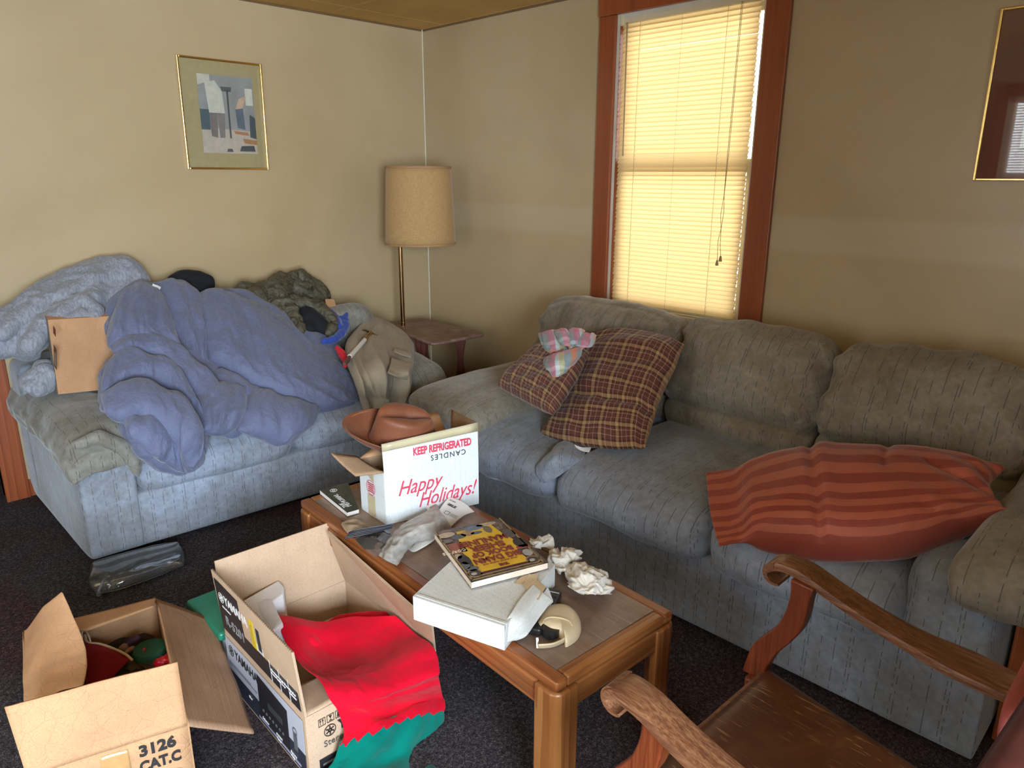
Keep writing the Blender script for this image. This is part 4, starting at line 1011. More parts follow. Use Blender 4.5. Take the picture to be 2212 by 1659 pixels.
LB += [lobe([[(500, 622), (545, 640), (592, 682), (636, 712), (688, 722), (724, 738), (745, 768), (752, 800)], [(505, 645), (550, 668), (598, 705), (640, 735), (680, 752), (712, 770), (738, 800), (750, 825)], [(515, 668), (560, 700), (610, 738), (650, 765), (690, 785), (722, 815), (742, 838), (752, 850)]], .045, -.01, 1.3),
       lobe([[(428, 660), (445, 628), (500, 632), (560, 675), (620, 718), (680, 752), (735, 795), (778, 838)], [(430, 700), (465, 690), (520, 705), (575, 745), (635, 785), (690, 815), (745, 842), (789, 862)], [(440, 745), (480, 760), (530, 790), (585, 820), (640, 848), (695, 866), (745, 880), (790, 872)], [(452, 775), (495, 800), (545, 835), (600, 862), (650, 882), (700, 892), (745, 888), (775, 878)]], .085, .03, 2.1, 2.6, 76, 50),
       lobe([[(328, 636), (350, 608), (385, 603), (425, 628), (448, 652)], [(346, 680), (372, 660), (402, 662), (432, 690), (448, 716)], [(380, 730), (398, 718), (416, 724), (432, 745), (444, 770)], [(408, 778), (418, 775), (430, 782), (440, 790), (452, 800)]], .060, .01, 3.7),
       lobe([[(255, 652), (270, 624), (302, 611), (335, 624), (360, 652)], [(238, 690), (264, 668), (302, 662), (342, 680), (378, 708)], [(230, 725), (254, 716), (296, 712), (345, 735), (398, 766)], [(233, 748), (262, 752), (302, 746), (352, 758), (412, 792)]], .070, .02, 4.9),
       lobe([[(236, 748), (266, 734), (306, 727), (352, 736), (400, 764), (440, 798), (476, 838), (508, 868)], [(244, 762), (270, 752), (308, 748), (350, 758), (392, 786), (428, 820), (462, 858), (498, 886)], [(262, 774), (280, 770), (310, 768), (345, 776), (378, 804), (410, 838), (442, 870), (484, 898)]], .050, .045, 5.4),
       lobe([[(222, 806), (238, 774), (268, 758), (308, 768), (345, 776), (378, 798), (404, 832), (420, 866)], [(216, 832), (246, 804), (282, 790), (318, 798), (352, 808), (382, 830), (408, 858), (432, 890)], [(220, 856), (250, 836), (290, 822), (330, 828), (364, 840), (392, 862), (420, 888), (444, 912)]], .055, .035, 6.6),
       lobe([[(216, 852), (252, 836), (300, 830), (350, 846), (392, 870), (422, 906), (438, 950), (440, 1000)], [(220, 870), (258, 870), (304, 868), (346, 884), (382, 910), (405, 945), (416, 985), (420, 1016)], [(226, 888), (262, 904), (308, 904), (346, 924), (370, 950), (384, 980), (392, 1004), (402, 1024)]], .070, .05, 7.2, 2.6, 60, 44),
       lobe([[(258, 896), (300, 900), (340, 908), (376, 938), (392, 976)], [(268, 916), (302, 932), (340, 952), (372, 982), (398, 1006)], [(278, 936), (306, 966), (342, 996), (376, 1016), (410, 1024)]], .050, .015, 8.8, 2.4, 40, 34),
       lobe([[(420, 852), (462, 834), (506, 838), (540, 858)], [(425, 892), (466, 882), (508, 882), (536, 892)], [(438, 930), (468, 940), (500, 930), (528, 912)]], .065, .02, 9.1, 2.4, 36, 36),
       lobe([[(520, 852), (566, 846), (616, 866), (660, 876), (690, 884)], [(512, 892), (562, 896), (612, 912), (656, 912), (686, 900)], [(514, 928), (560, 944), (604, 966), (642, 950), (680, 910)]], .070, .03, 10.3, 2.4, 44, 40),
       lobe([[(452, 800), (490, 802), (540, 836), (580, 856)], [(462, 830), (500, 838), (540, 858), (576, 872)], [(480, 858), (510, 866), (542, 876), (570, 886)]], .045, .01, 11.3, 2.4, 30, 30)]
me_, m0_, nm_ = fuse(LB)
comf = link('comforter', me_, m0_, None, sub=1)
tag(comf, 'big puffy slate-blue comforter bundled across the love seat', 'comforter')
sheet('care_tag', [[on(330, 612, 'y', -.30), on(348, 620, 'y', -.31)], [on(326, 624, 'y', -.32), on(343, 632, 'y', -.33)]], M_PAPER, comf, 6, 6, .001, [(.003, 40, (1, 1, 1))])
# grey sweatshirt thrown over the left end of the back
def sp(px, py, r, dy=0): 
    y = -(.13+max(0, py-560)*.0011)+dy; p = on(px, py, 'y', y); d = p-CAM; rr = r*d.length/FPX; return (p+d.normalized()*rr*.6, rr)
SW = [[sp(292, 612, 26), sp(262, 598, 38), sp(215, 608, 42), sp(165, 628, 40), sp(115, 645, 34), sp(65, 670, 30), sp(15, 690, 26), sp(-40, 720, 26)],
      [sp(285, 640, 40), sp(240, 650, 46), sp(195, 672, 40), sp(150, 690, 34)], [sp(205, 640, 30, -.03), sp(185, 672, 26, -.05), sp(160, 700, 20, -.05)],
      [sp(196, 640, 13, -.09), sp(150, 668, 14, -.10), sp(100, 700, 15, -.10), sp(62, 745, 13, -.10)], [sp(182, 650, 11, -.11), sp(204, 672, 12, -.12), sp(198, 700, 12, -.12), sp(172, 704, 11, -.12)], [sp(235, 590, 12, -.04), sp(170, 618, 13, -.05), sp(100, 648, 13, -.05), sp(40, 690, 13, -.05), sp(5, 720, 12, -.05)], [sp(120, 706, 10, -.12), sp(150, 694, 12, -.12), sp(176, 682, 10, -.12)],
      [sp(150, 662, 24, -.04), sp(105, 690, 28, -.04), sp(75, 725, 26, -.04), sp(60, 752, 16, -.04)], [sp(60, 690, 26), sp(35, 730, 28), sp(10, 745, 20), sp(-30, 750, 22)],
      [sp(20, 748, 18), sp(50, 758, 14), sp(72, 768, 9)], [sp(120, 712, 30), sp(170, 720, 40), sp(220, 710, 44)]]
sw = blob('sweatshirt', SW, M_SWEAT, None, .010, 2, [(.012, 6, (1, 1, 1)), (.006, 15, (1, 1, 1)), (.0015, 60, (1, 1, 1))], 7.7, sub=1)
tag(sw, 'heather grey sweatshirt thrown over the left end of the love seat back', 'sweatshirt')
sc2 = blob('shirt', [[sp(58, 826, 12, -.06), sp(76, 820, 20, -.06), (on(98, 812, 'y', -.47), .05)], [sp(60, 838, 10, -.08), sp(84, 840, 14, -.08), (on(104, 828, 'y', -.47), .035)], [sp(95, 795, 16, -.05), sp(88, 818, 20, -.05)]], M_SWEAT, None, .009, 2, [(.007, 14, (1, 1, 1)), (.002, 40, (1, 1, 1))], 3.1, sub=1)
tag(sc2, 'small pale grey shirt crumpled behind the standing cardboard box', 'shirt')
# flat carton standing on the left arm
A0, A1, A2, A3 = on(126, 852, 'y', -.55), on(262, 838, 'y', -.52), on(290, 680, 'y', -.40), on(103, 691, 'y', -.43)
dv = Vector((.004, .055, .012))
cb = thing('carton', 'flat plain brown cardboard carton standing on edge on the left arm pad', 'box', (A0.x, A0.y, A0.z))
b = MB().prism([A0, A1, A2, A3], dv); link('carton_body', b.mesh(), M_CARD, cb, smooth=False, bev=.001)
S4 = [A0+dv, A0, A3, A3+dv]; S4 = [p+Vector((-.0012, 0, 0)) for p in S4]
pr = panel('printed_side', S4, plain('grey_print', (.20, .18, .16), .6, .3, 30), cb, .0006)
Mx = frame_on([p+Vector((-.001, 0, 0)) for p in S4], 0, 0, .001)
hh = (A3-A0).length; ww = dv.length
shape_on(Mx, [rect(ww*.05, hh*.34, ww*.95, hh*.64)], plain('brown_print', (.12, .06, .04), .6), pr, 'printed_band')
shape_on(Mx @ Matrix.Translation((0, 0, .0007)), [rect(ww*.3, hh*.38, ww*.7, hh*.56)], plain('tan_print', (.33, .26, .19), .6), pr, 'printed_label')
shape_on(Mx @ Matrix.Translation((0, 0, .0007)), [rect(ww*.1, hh*.80, ww*.9, hh*.90)], M_INKBR, pr, 'printed_label')
# black cap, camouflage jacket with its dark lining, blue fleece, trousers
cap = blob('cap', [[sp(372, 604, 9), sp(395, 604, 20), sp(425, 604, 20), sp(448, 608, 14), sp(458, 615, 7)], [sp(400, 622, 22), sp(440, 625, 18)]], M_BLACK, None, .009, 4, [(.003, 12, (1, 1, 1))], 5, sub=1)
tag(cap, 'black knit cap on top of the love seat back behind the comforter', 'hat')
CJ = [[sp(528, 622, 14, -.05), sp(545, 640, 26, -.06), sp(562, 672, 24, -.10)], [sp(560, 618, 12), sp(565, 640, 22)], [sp(610, 598, 9), sp(608, 615, 22), sp(595, 640, 32, -.06), sp(600, 680, 34, -.12), sp(625, 705, 24, -.14)],
      [sp(632, 598, 12), sp(655, 598, 13), sp(668, 615, 18), sp(690, 640, 20, -.03)], [sp(640, 630, 28), sp(668, 645, 24, -.04)],
      [sp(635, 655, 14, -.16), sp(665, 656, 9, -.20), sp(692, 664, 9, -.22), sp(712, 684, 9, -.25), sp(720, 706, 9, -.28), sp(712, 720, 7, -.30)], [sp(622, 660, 14, -.16), sp(640, 690, 12, -.21), sp(648, 715, 10, -.25)]]
cj = blob('camouflage_jacket', CJ, M_CAMO, None, .010, 2, [(.013, 12, (1, 1, 1)), (.007, 26, (1, 1, 1)), (.002, 60, (1, 1, 1))], 4.4, sub=1)
tag(cj, 'crumpled woodland camouflage rain jacket piled on the love seat back', 'jacket')
blob('jacket_lining', [[sp(652, 664, 12, -.17), sp(672, 690, 22, -.23), sp(690, 705, 20, -.26), sp(700, 712, 13, -.27)], [sp(668, 712, 14, -.26), sp(695, 690, 15, -.22)]], M_BLACK, cj, .009, 3, [(.004, 12, (1, 1, 1))], 3)
bf = blob('fleece', [[sp(712, 676, 9, -.18), sp(722, 690, 12, -.22), sp(728, 705, 12, -.26)], [sp(749, 668, 4, -.14), sp(746, 685, 8, -.19), sp(746, 705, 9, -.24), sp(736, 722, 9, -.29), sp(722, 733, 8, -.33), sp(700, 738, 7, -.34)], [sp(735, 690, 9, -.18), sp(736, 706, 11, -.23)]], M_BLUE, None, .007, 3, [(.004, 20, (1, 1, 1))], 3, sub=1)
tag(bf, 'royal blue fleece garment poking out beside the camouflage jacket', 'fleece')
pb = [on(702, 646, 'y', -.38), on(722, 646, 'y', -.36), on(729, 676, 'y', -.39), on(708, 678, 'y', -.41)]
tag(link('cardboard_piece', MB().prism(rounded(pb, .012), (.002, .006, 0)).mesh(), M_CARD, None, smooth=False), 'small tan cardboard card tucked behind the blue fleece', 'card')
rd = blob('red_garment', [[sp(728, 750, 5, -.44), sp(738, 763, 8, -.46), sp(747, 778, 7, -.48), sp(746, 790, 5, -.48)]], M_REDC, None, .006, 2, [(.003, 30, (1, 1, 1))], 2, sub=1)
tag(rd, 'scrap of bright red cloth beside the white-handled tool', 'cloth')
def tp(px, py, dy=0, dz=0): return on(px, py, 'y', max(-1.035, -(.36+max(0, py-690)*.0056+(px-800)*.0005))+dy)
TR = [[(762, 722), (786, 700), (800, 686), (818, 688), (840, 700), (866, 716), (896, 746)],
      [(745, 748), (768, 738), (790, 722), (818, 720), (846, 730), (872, 744), (896, 762)],
      [(748, 785), (768, 775), (790, 765), (815, 760), (845, 768), (872, 780), (894, 792)],
      [(764, 825), (780, 820), (800, 812), (822, 812), (845, 818), (868, 824), (884, 822)],
      [(775, 858), (790, 856), (808, 852), (826, 852), (843, 856), (858, 858), (872, 854)],
      [(785, 893), (800, 893), (814, 894), (828, 894), (842, 894), (854, 893), (864, 888)]]
def leg_folds(u, v, q):
    s_ = math.sin(u*15+v*2.0)*.020*min(1, v*1.6) + (1-abs(math.sin(u*17-v*3+1)))*.016*min(1, v*2)
    gap = -.045*math.exp(-((u-.60-.05*v)/.028)**2)*max(0, v-.30)
    return s_+gap
TRc = [[tp(*p) for p in r] for r in TR]
tro = puffy('trousers', TRc, M_TAN, None, .045, 50, 50, 4, .5, .5, [(.007, 9, (1, .6, 1)), (.003, 26, (1, 1, 1))], 3, fn=lambda u, v, q, s: leg_folds(u, v, q) if s == 0 else 0)
tag(tro, 'tan cargo trousers draped over the right arm of the love seat', 'trousers')
po = [[tp(852, 752, -.15), tp(872, 757, -.15), tp(890, 764, -.14)], [tp(849, 760, -.15), tp(870, 768, -.15), tp(889, 773, -.14)]]
sheet('pocket_flap', po, M_TAN, tro, 10, 6, .004, [(.002, 20, (1, 1, 1))])
po = [[tp(846, 772, -.15), tp(868, 780, -.15), tp(888, 786, -.14)], [tp(842, 790, -.15), tp(862, 798, -.15), tp(884, 804, -.14)], [tp(836, 806, -.14), tp(856, 814, -.15), tp(880, 822, -.13)]]
sheet('pocket', po, M_TAN, tro, 12, 12, .004, [(.003, 16, (1, 1, 1))])
tool = thing('hand_tool', 'brass-headed tool with a white sleeve lying on the tan trousers', 'tool', tuple(tp(770, 770, -.08)))
q = lambda px, py: tp(px, py, -.13)
link('sleeve', MB().tube([q(755, 771), q(788, 734)], .011, 14, rs=[.012, .0115]).mesh(), M_WHITE, tool, bev=.002)
link('head', MB().tube([q(787, 735), q(789, 733), q(797, 724), q(801, 719)], .012, 12, rs=[.015, .012, .013, .010]).mesh(), M_BRASS, tool)
link('hook', MB().tube([q(782, 713), q(790, 714), q(800, 719), q(810, 724), q(822, 726)], .004, 8, rs=[.003, .005, .007, .005, .002]).mesh(), M_DARKMETAL, tool)
link('grip', MB().tube([q(755, 771), q(750, 780), q(744, 786)], .010, 12, rs=[.009, .012, .009]).mesh(), plain('brown_grip', (.13, .06, .05), .4), tool)
# clear zip bag on the carpet by the love seat
g = lambda px, py, z=0: on(px, py, 'z', z)
BG = [[g(196, 1215, .03), g(250, 1200, .035), g(310, 1184, .035), g(386, 1168, .03)], [g(192, 1240, .04), g(250, 1226, .055), g(320, 1205, .055), g(397, 1186, .035)], [g(190, 1262, .03), g(250, 1250, .05), g(330, 1228, .045), g(401, 1202, .03)], [g(208, 1286, .012), g(255, 1276, .012), g(330, 1250, .012), g(400, 1222, .012)]]
bag = puffy('zip_bag', BG, M_CLEAR, None, .014, 36, 24, 3, .5, .5, [(.006, 7, (.3, 1.6, 1)), (.002, 16, (1, 1, 1))], 3)
tag(bag, 'empty clear plastic zip bag on the carpet before the love seat', 'bag')
link('zip', MB().tube([g(213, 1278, .03), g(222, 1258, .05), g(234, 1236, .065)], .005, 8).mesh(), plain('grey_zip', (.22, .21, .27), .5), bag)
link('zip_pull', MB().box((-.006, -.02, -.0015), (.006, .02, .0015), Matrix.Translation(g(212, 1283, .012))).mesh(), plain('zip_pull_plastic', (.12, .12, .11), .4), bag, bev=.001)
# ------------------------------------------------------------------ things on the coffee table
t42 = lambda px, py, z=.42: on(px, py, 'z', z)
def jagged(c4, par, nm, m, th=.004, label=None, n=(10, 6), wr=((.0015, 8, (1, 1, 1)),), seed=1, bend=0): return panel(nm, c4, m, par, th, n, bend, wr, seed, label)
# white holiday carton
L0, F0, R1 = t42(782, 1100), t42(835, 1134), t42(1034, 1088); B0 = L0+R1-F0; hz = Vector((0, 0, .180))
hb = thing('carton', 'white carton with red holiday lettering and open flaps on the table', 'box', tuple((L0+R1)/2))
for o_ in (L0, F0, R1, B0): o_.z = .4215
L1, F1, R2, B1 = L0+hz, F0+hz, R1+hz, B0+hz
CF = [F0, R1, R2, F1]; CL = [L0, F0, F1, L1]
def wallpair(nm, c4, m_out, m_in, par, th=.0035):
    a, b_, c, d = c4; n = (b_-a).cross(d-a).normalized()
    o = panel(nm, c4, m_out, par, th*.5, out=0); 
    panel('inner_liner', [p-n*th*.62 for p in c4], m_in, o, th*.5, out=0); return o
for c4 in (CF, [R1, B0, B1, R2], [B0, L0, L1, B1], CL): wallpair('side_wall', c4, M_CARDW, M_BROWNFLUTE, hb)
panel('bottom', [L0, F0, R1, B0], M_CARDW, hb, .003)
nf = (R1-F0).cross(hz).normalized()
pf = (F1, nf)
fl = [F1, R2, onp(1031, 913, pf, .0), onp(824, 960, pf, .0)]
ff = wallpair('flap', fl, M_CARDW, M_BROWNFLUTE, hb)
# yellowed tape along the free edge of the flap, tape and seal on the side
Mf = frame_on(fl, 0, 0, .003); wf = (fl[1]-fl[0]).length; hf = (fl[3]-fl[0]).length
ang = 0
tapeq = [fl[3].lerp(fl[0], .26), fl[2].lerp(fl[1], .26), fl[2], fl[3]]
panel('tape_strip', [p+nf*.0028 for p in tapeq], M_TAPEY, ff, .0008, (10, 2), wr=((.0006, 30, (1, 1, 1)),))
text('KEEP REFRIGERATED', frame_on(fl, .30, .40, .0035), .036, M_INKRED, ff, sx=.62, bold=.0012)
text('CANDLES', frame_on(fl, .86, .26, .0035, True), .026, M_INK, ff, sx=.95, space=1.25)
wF = (R1-F0).length
Mh = frame_on(CF, .12, .50, .003)
text('Happy', Mh @ Matrix.Rotation(math.radians(2), 4, 'Z'), .072, M_INKRED, hb, shear=.45, sx=.80)
text('Holidays!', frame_on(CF, .33, .20, .003) @ Matrix.Rotation(math.radians(2), 4, 'Z'), .072, M_INKRED, hb, shear=.45, sx=.76)
Ms = frame_on(CL, 0, 0, .003); ws = (F0-L0).length; hs = .18
shape_on(Ms, [rect(ws*.33, 0, ws*.62, hs*.42), [(ws*.33, hs*.80), (ws*.60, hs*.70), (ws*.60, hs), (ws*.33, hs)]], M_TAPEY, hb, 'tape_strip')
seal = ring(ws*.48, hs*.57, .026, .0245, 30)
seal += [rect(ws*.48-.017, hs*.57+y-.0016, ws*.48+.017, hs*.57+y+.0016) for y in (-.014, -.007, 0, .007, .014)]
shape_on(Ms @ Matrix.Translation((0, 0, .001)), seal, M_INKRED, hb, 'printed_seal')
# side and back flaps
jagged([t42(768, 1029, .601), F1, on(770, 986, 'z', .632), on(714, 979, 'z', .662)], hb, 'flap', M_BROWNFLUTE, .004, n=(8, 6), bend=-.006)
jagged([R2, B1, on(975, 884, 'z', .68), on(1034, 914, 'z', .68)], hb, 'flap', M_BROWNFLUTE, .004, n=(8, 6))
jagged([B1, L1, on(885, 905, 'z', .655), on(945, 889, 'z', .665)], hb, 'flap', M_CARD, .004, n=(8, 6))
# leather hat standing in the carton
hc = Vector((-1.768, -2.075, .655))
hx = (R1-F0); hx.z = 0; hx.normalize(); hyv = Vector((0, 0, 1)).cross(hx)
HM = Matrix((hx, hyv, Vector((0, 0, 1)))).transposed().to_4x4(); HM.translation = hc
HM = HM @ Matrix.Rotation(math.radians(8), 4, 'Y') @ Matrix.Rotation(math.radians(20), 4, 'X')
hat = thing('hat', 'brown leather wide-brimmed hat sitting in the white holiday carton', 'hat', tuple(hc))
def brim(c_, s_, q):
    x = .104*c_*(1+q*(1.0 if c_ < 0 else .45)*abs(c_)**.7); y = .079*s_*(1+q*.42)
    curl = abs(s_)**1.6*(.028 if s_ < 0 else .05)*q**1.3 + max(0, -c_)**1.5*.070*q**1.6 - .004*q
    return x, y, curl
def hatmesh():
    vs = []; fs = []; n = 72; rings = []
    K = 30
    for j in range(K+1):
        t_ = j/K; row = []
        for k in range(n):
            a = 2*PI*k/n; c_, s_ = math.cos(a), math.sin(a)
            if t_ < .45:      # crown top and sides
                q = t_/.45
                rr = .0+1.0*min(1, q/.42) if q < .42 else 1+ .12*(q-.42)/.58
                zz = .108+.004*math.sin(PI*min(1, q/.42)) if q < .42 else .108*(1-((q-.42)/.58))**.85
                if .36 < q < .52: zz += .0
                x, y = .094*rr*c_, .070*rr*s_
                if q < .55:   # lengthwise crease, pinched front
                    wc = 1-min(1, q/.55); zz -= .034*math.exp(-(y/.020)**2)*(1-.25*abs(x)/.09)*min(1, 1.4*(1-rr*abs(c_)*.55)); zz += .010*(-x/.094)
                    y *= 1-.38*max(0, c_)**2*(1-.3*q)
            else:
                q = (t_-.45)/.55; x, y, curl = brim(c_, s_, q)
                zz = curl
            row.append(len(vs)); vs.append(HM @ Vector((x, y, zz+.004*noise.noise(Vector((x*14, y*14, zz*14))))))
        rings.append(row)
    for j in range(K):
        for k in range(n): fs.append((rings[j][k], rings[j][(k+1) % n], rings[j+1][(k+1) % n], rings[j+1][k]))
    me = mesh(vs, fs)
    bm = bmesh.new(); bm.from_mesh(me); bmesh.ops.remove_doubles(bm, verts=bm.verts, dist=1e-5); bm.to_mesh(me); bm.free(); return boxuv(me)
link('hat_body', hatmesh(), M_HAT, hat, sub=1, sol=.004)
# stitched edge of the brim and the band
e_ = []; bd = []
for k in range(73):
    a = 2*PI*k/72; c_, s_ = math.cos(a), math.sin(a); q = .90
    bx_, by_, cz_ = brim(c_, s_, q); e_.append(HM @ Vector((bx_, by_, cz_+.003)))
    bd.append(HM @ Vector((.106*c_, .081*s_, .010)))
link('brim_stitching', MB().tube(e_, .0012, 6, cap=False).mesh(), plain('tan_stitching', (.40, .17, .08), .6), hat)
link('hat_band', MB().tube(bd, .0045, 8, cap=False).mesh(), plain('dark_hat_band', (.16, .05, .02), .5), hat)
# dark glossy paperback by the carton
def slab_book(nm, label, c4, th, mcover, pages=(.74, .72, .68), bev=.001):
    a = [Vector(p) for p in c4]; n = (a[1]-a[0]).cross(a[3]-a[0]).normalized(); c = sum(a, Vector())/4
    t = thing(nm, label, 'book', tuple(c-n*th))
    link('pages', MB().prism([c+(p-c)*.985-n*(th-.001) for p in a], n*(th-.002)).mesh(), plain('page_block_%d' % len(bpy.data.materials), pages, .8), t, smooth=False)
    fr = panel('front_cover', [p-n*.0006 for p in a], mcover, t, .0010)
    panel('back_cover', [p-n*(th-.0004) for p in a], mcover, t, .0008)
    return t, fr, n
pA, pB = t42(690, 1058, .437), t42(750, 1107, .437); u_ = (pB-pA); v_ = Vector((-u_.y, u_.x, 0)).normalized()
W_ = Vector((.052, -.0, 0))
dv = (t42(778, 1099, .437)-pB); dv = dv.normalized()
ex = .075
bk, fr, n = slab_book('paperback_book', 'dark green paperback lying on the table corner behind the white carton', [pA, pB, pB+dv*.042, pA+dv*.108], .016, plain('dark_green_cover', (.035, .045, .035), .35, .5, 30))
C4 = [pA+dv*.20, pA, pB, pB+dv*.2]
Mb_ = frame_on([pB, pB+dv*.1, pA+dv*.1, pA], 0, 0, .0012)
# title runs parallel to the near edge, upside down for the viewer
x = (pA-pB).normalized(); MT = Matrix((-dv, n.cross(-dv), n)).transposed().to_4x4()
def tm(p): m = MT.copy(); m.translation = p+n*.0014; return m
xa = (pA-pB).normalized()
MT = Matrix((xa, n.cross(xa), n)).transposed().to_4x4()
def tl(u, v): return pB + xa*u + (dv - xa*dv.dot(xa)).normalized()*v
RT = Matrix.Rotation(0, 4, 'Z')
MT2 = Matrix((-(n.cross(xa)), xa, n)).transposed().to_4x4()
for s_, u, v, sz in (('MEMORIAL', .075, .034, .024), ('THE', .055, .020, .022)):
    m = MT.copy() @ Matrix.Rotation(0, 4, 'Z'); m.translation = tl(.035, v)+n*.0016; text(s_, m, sz, M_INKW, fr, sx=1.0)
shape_on((lambda m: (setattr(m, 'translation', tl(.186, .036)+n*.0016), m)[1])(MT.copy()), ring(0, 0, .013, .0105, 20)+ring(0, 0, .006, .004, 12), M_INKW, fr, 'printed_emblem')
# yellow humour book on the flat white box
bx = thing('mailer_box', 'shallow white cardboard mailer box with torn taped end on the table', 'box', (-1.97, -2.71, .42))
A_, B_, C_ = t42(893, 1288, .488), t42(1090, 1352, .488), t42(1198, 1219, .488); D_ = A_+C_-B_
dn = Vector((0, 0, -.066))
def bot(p): return p+dn
link('lid', MB().prism([A_, B_, C_, D_], (0, 0, -.003)).mesh(), M_CARDWB, bx, smooth=False, bev=.0015)
panel('front_wall', [A_+dn, B_+dn, B_, A_], M_CARDW, bx, .003)
panel('side_wall', [D_+dn, A_+dn, A_, D_], M_CARDW, bx, .003); panel('side_wall', [C_+dn, D_+dn, D_, C_], M_CARDW, bx, .003)
Cn = C_+(B_-C_)*.02; panel('side_wall', [B_+dn+(C_-B_)*.03+(D_-C_)*.02, C_+dn, C_, B_+(C_-B_)*.03], M_CARDWB, bx, .003)
panel('bottom', [A_+dn, B_+dn, C_+dn, D_+dn], M_CARDWB, bx, .002)
link('lid_seam', MB().prism([A_+Vector((0, 0, .0005))+(D_-A_)*.02+(B_-A_)*.02, B_+(D_-A_)*.02+Vector((0, 0, .0005)), B_+(D_-A_)*.045+Vector((0, 0, .0005)), A_+(D_-A_)*.045+(B_-A_)*.02+Vector((0, 0, .0005))], (0, 0, .0015)).mesh(), M_CARDWB, bx, smooth=False)
# torn end flap folding down to the table, taped
z5 = .4895
EF = [[t42(1165, 1248, z5+.003), t42(1195, 1270, .487), t42(1212, 1283, .470)] , [t42(1128, 1290, z5+.003), t42(1160, 1312, .480), t42(1180, 1325, .452)], [t42(1096, 1330, z5), t42(1130, 1352, .466), t42(1150, 1362, .440)], [t42(1078, 1352, .470), t42(1108, 1370, .448), t42(1130, 1372, .432)], [t42(1062, 1376, .434), t42(1090, 1384, .430), t42(1112, 1382, .427)]]
EF = [[t42(1152, 1262, z5+.002), t42(1172, 1278, z5-.001), t42(1194, 1296, .470)], [t42(1122, 1296, z5+.002), t42(1145, 1314, .484), t42(1168, 1330, .458)], [t42(1098, 1332, z5), t42(1124, 1346, .474), t42(1148, 1358, .446)], [t42(1076, 1356, .470), t42(1104, 1368, .452), t42(1136, 1374, .436)], [t42(1062, 1378, .436), t42(1088, 1386, .430), t42(1116, 1383, .428)]]
sheet('end_flap', EF, M_CARDWB, bx, 20, 30, .0025, [(.0012, 20, (1, 1, 1))], 3)
sheet('tape_strip', [[t42(1128, 1240, z5+.002), t42(1150, 1240, z5+.003), t42(1166, 1236, z5+.003)], [t42(1110, 1262, z5+.002), t42(1134, 1264, z5+.003), t42(1158, 1256, z5+.004)]], M_TAPE, bx, 8, 8, .0006, [(.001, 30, (1, 1, 1))])
sheet('tape_strip', [[t42(1142, 1238, z5+.004), t42(1180, 1268, .491)], [t42(1128, 1264, z5+.004), t42(1162, 1298, .487)]], M_TAPE, bx, 8, 8, .0006, [(.001, 30, (1, 1, 1))])
pp = tag(sheet('paper_slip', [[t42(1184, 1268, .455), t42(1196, 1300, .452)], [t42(1168, 1290, .450), t42(1178, 1318, .447)], [t42(1146, 1330, .446), t42(1156, 1328, .445)]], M_PAPER, None, 8, 8, .0006, [(.001, 20, (1, 1, 1))], 3), 'white paper slip sticking out under the mailer box beside the remote', 'paper')
bq = [t42(1080, 1120, .5125), t42(937, 1150, .5125), t42(1018, 1258, .5125), t42(1185, 1215, .5125)]
M_BK = NT('illustrated_cover'); _f = M_BK.noise(M_BK.co(), 42, 5, .7, 1.2)
M_BKC = M_BK.fin(M_BK.ramp(_f, [(.36, (.03, .025, .028)), (.45, (.13, .08, .055)), (.52, (.07, .09, .12)), (.58, (.30, .19, .11)), (.63, (.07, .045, .035)), (.70, (.42, .32, .22))]), .35)
bk2, fr2, n2 = slab_book('paperback_book', 'yellow and brown illustrated paperback lying upside down on the mailer box', bq, .020, M_BKC, (.70, .58, .46))
def bm_(u, v, l=.0014): return frame_on(bq, u, v, l)
Wb = (bq[1]-bq[0]).length; Hb = (bq[3]-bq[0]).length
M0 = bm_(0, 0, .0012)
shape_on(M0, [[(Wb*a, Hb*b) for a, b in ((.20, .10), (.72, .10), (.78, .28), (.86, .46), (.82, .66), (.86, .90), (.14, .90), (.18, .70), (.08, .52), (.16, .30))]], plain('cover_yellow', (.66, .40, .03), .4, .12, 30), fr2, 'printed_panel')
for s_, v, sz, sx_ in (('MANLINES', .335, .040, .78), ('SHEER', .455, .040, .9), ('BOOK OF', .575, .034, .8), ('BIG DAMN', .685, .036, .80), ('THE', .845, .014, 1)):
    m = bm_(.5, v, .0034); text(s_, m, sz, M_INKBR, fr2, align='CENTER', sx=sx_, bold=.0014)
shape_on(M0 @ Matrix.Translation((0, 0, .0022)), [rect(Wb*(.26+k*.016), Hb*.800, Wb*(.26+k*.016+.010), Hb*(.812+.004*(k % 3))) for k in range(30) if k not in (6, 15, 24)], M_INKBR, fr2, 'printed_line')
shape_on(M0, [rect(Wb*.77, Hb*.30, Wb*.97, Hb*.50)], plain('cover_red', (.28, .09, .06), .4, .2, 40), fr2, 'printed_panel'); text("CORRY'S", bm_(.78, .44, .0022), .017, plain('cover_cream', (.6, .5, .35), .5), fr2)
M2 = M0 @ Matrix.Translation((0, 0, .0008))
for nm, c, cols in (('printed_medal', (Wb*.90, Hb*.90), 0), ('printed_medal', (Wb*.10, Hb*.90), 0)):
    shape_on(M2, ring(c[0], c[1], .020, .016, 24), plain('medal_tan', (.34, .20, .10), .4), fr2, nm); shape_on(M2, [disc(c[0], c[1], .016, 20)], plain('medal_dark', (.06, .05, .045), .4), fr2, nm)
    shape_on(M2 @ Matrix.Translation((0, 0, .0006)), [disc(c[0]+.003, c[1]+.002, .008, 12, .006)], plain('medal_pale', (.42, .38, .33), .4), fr2, nm)
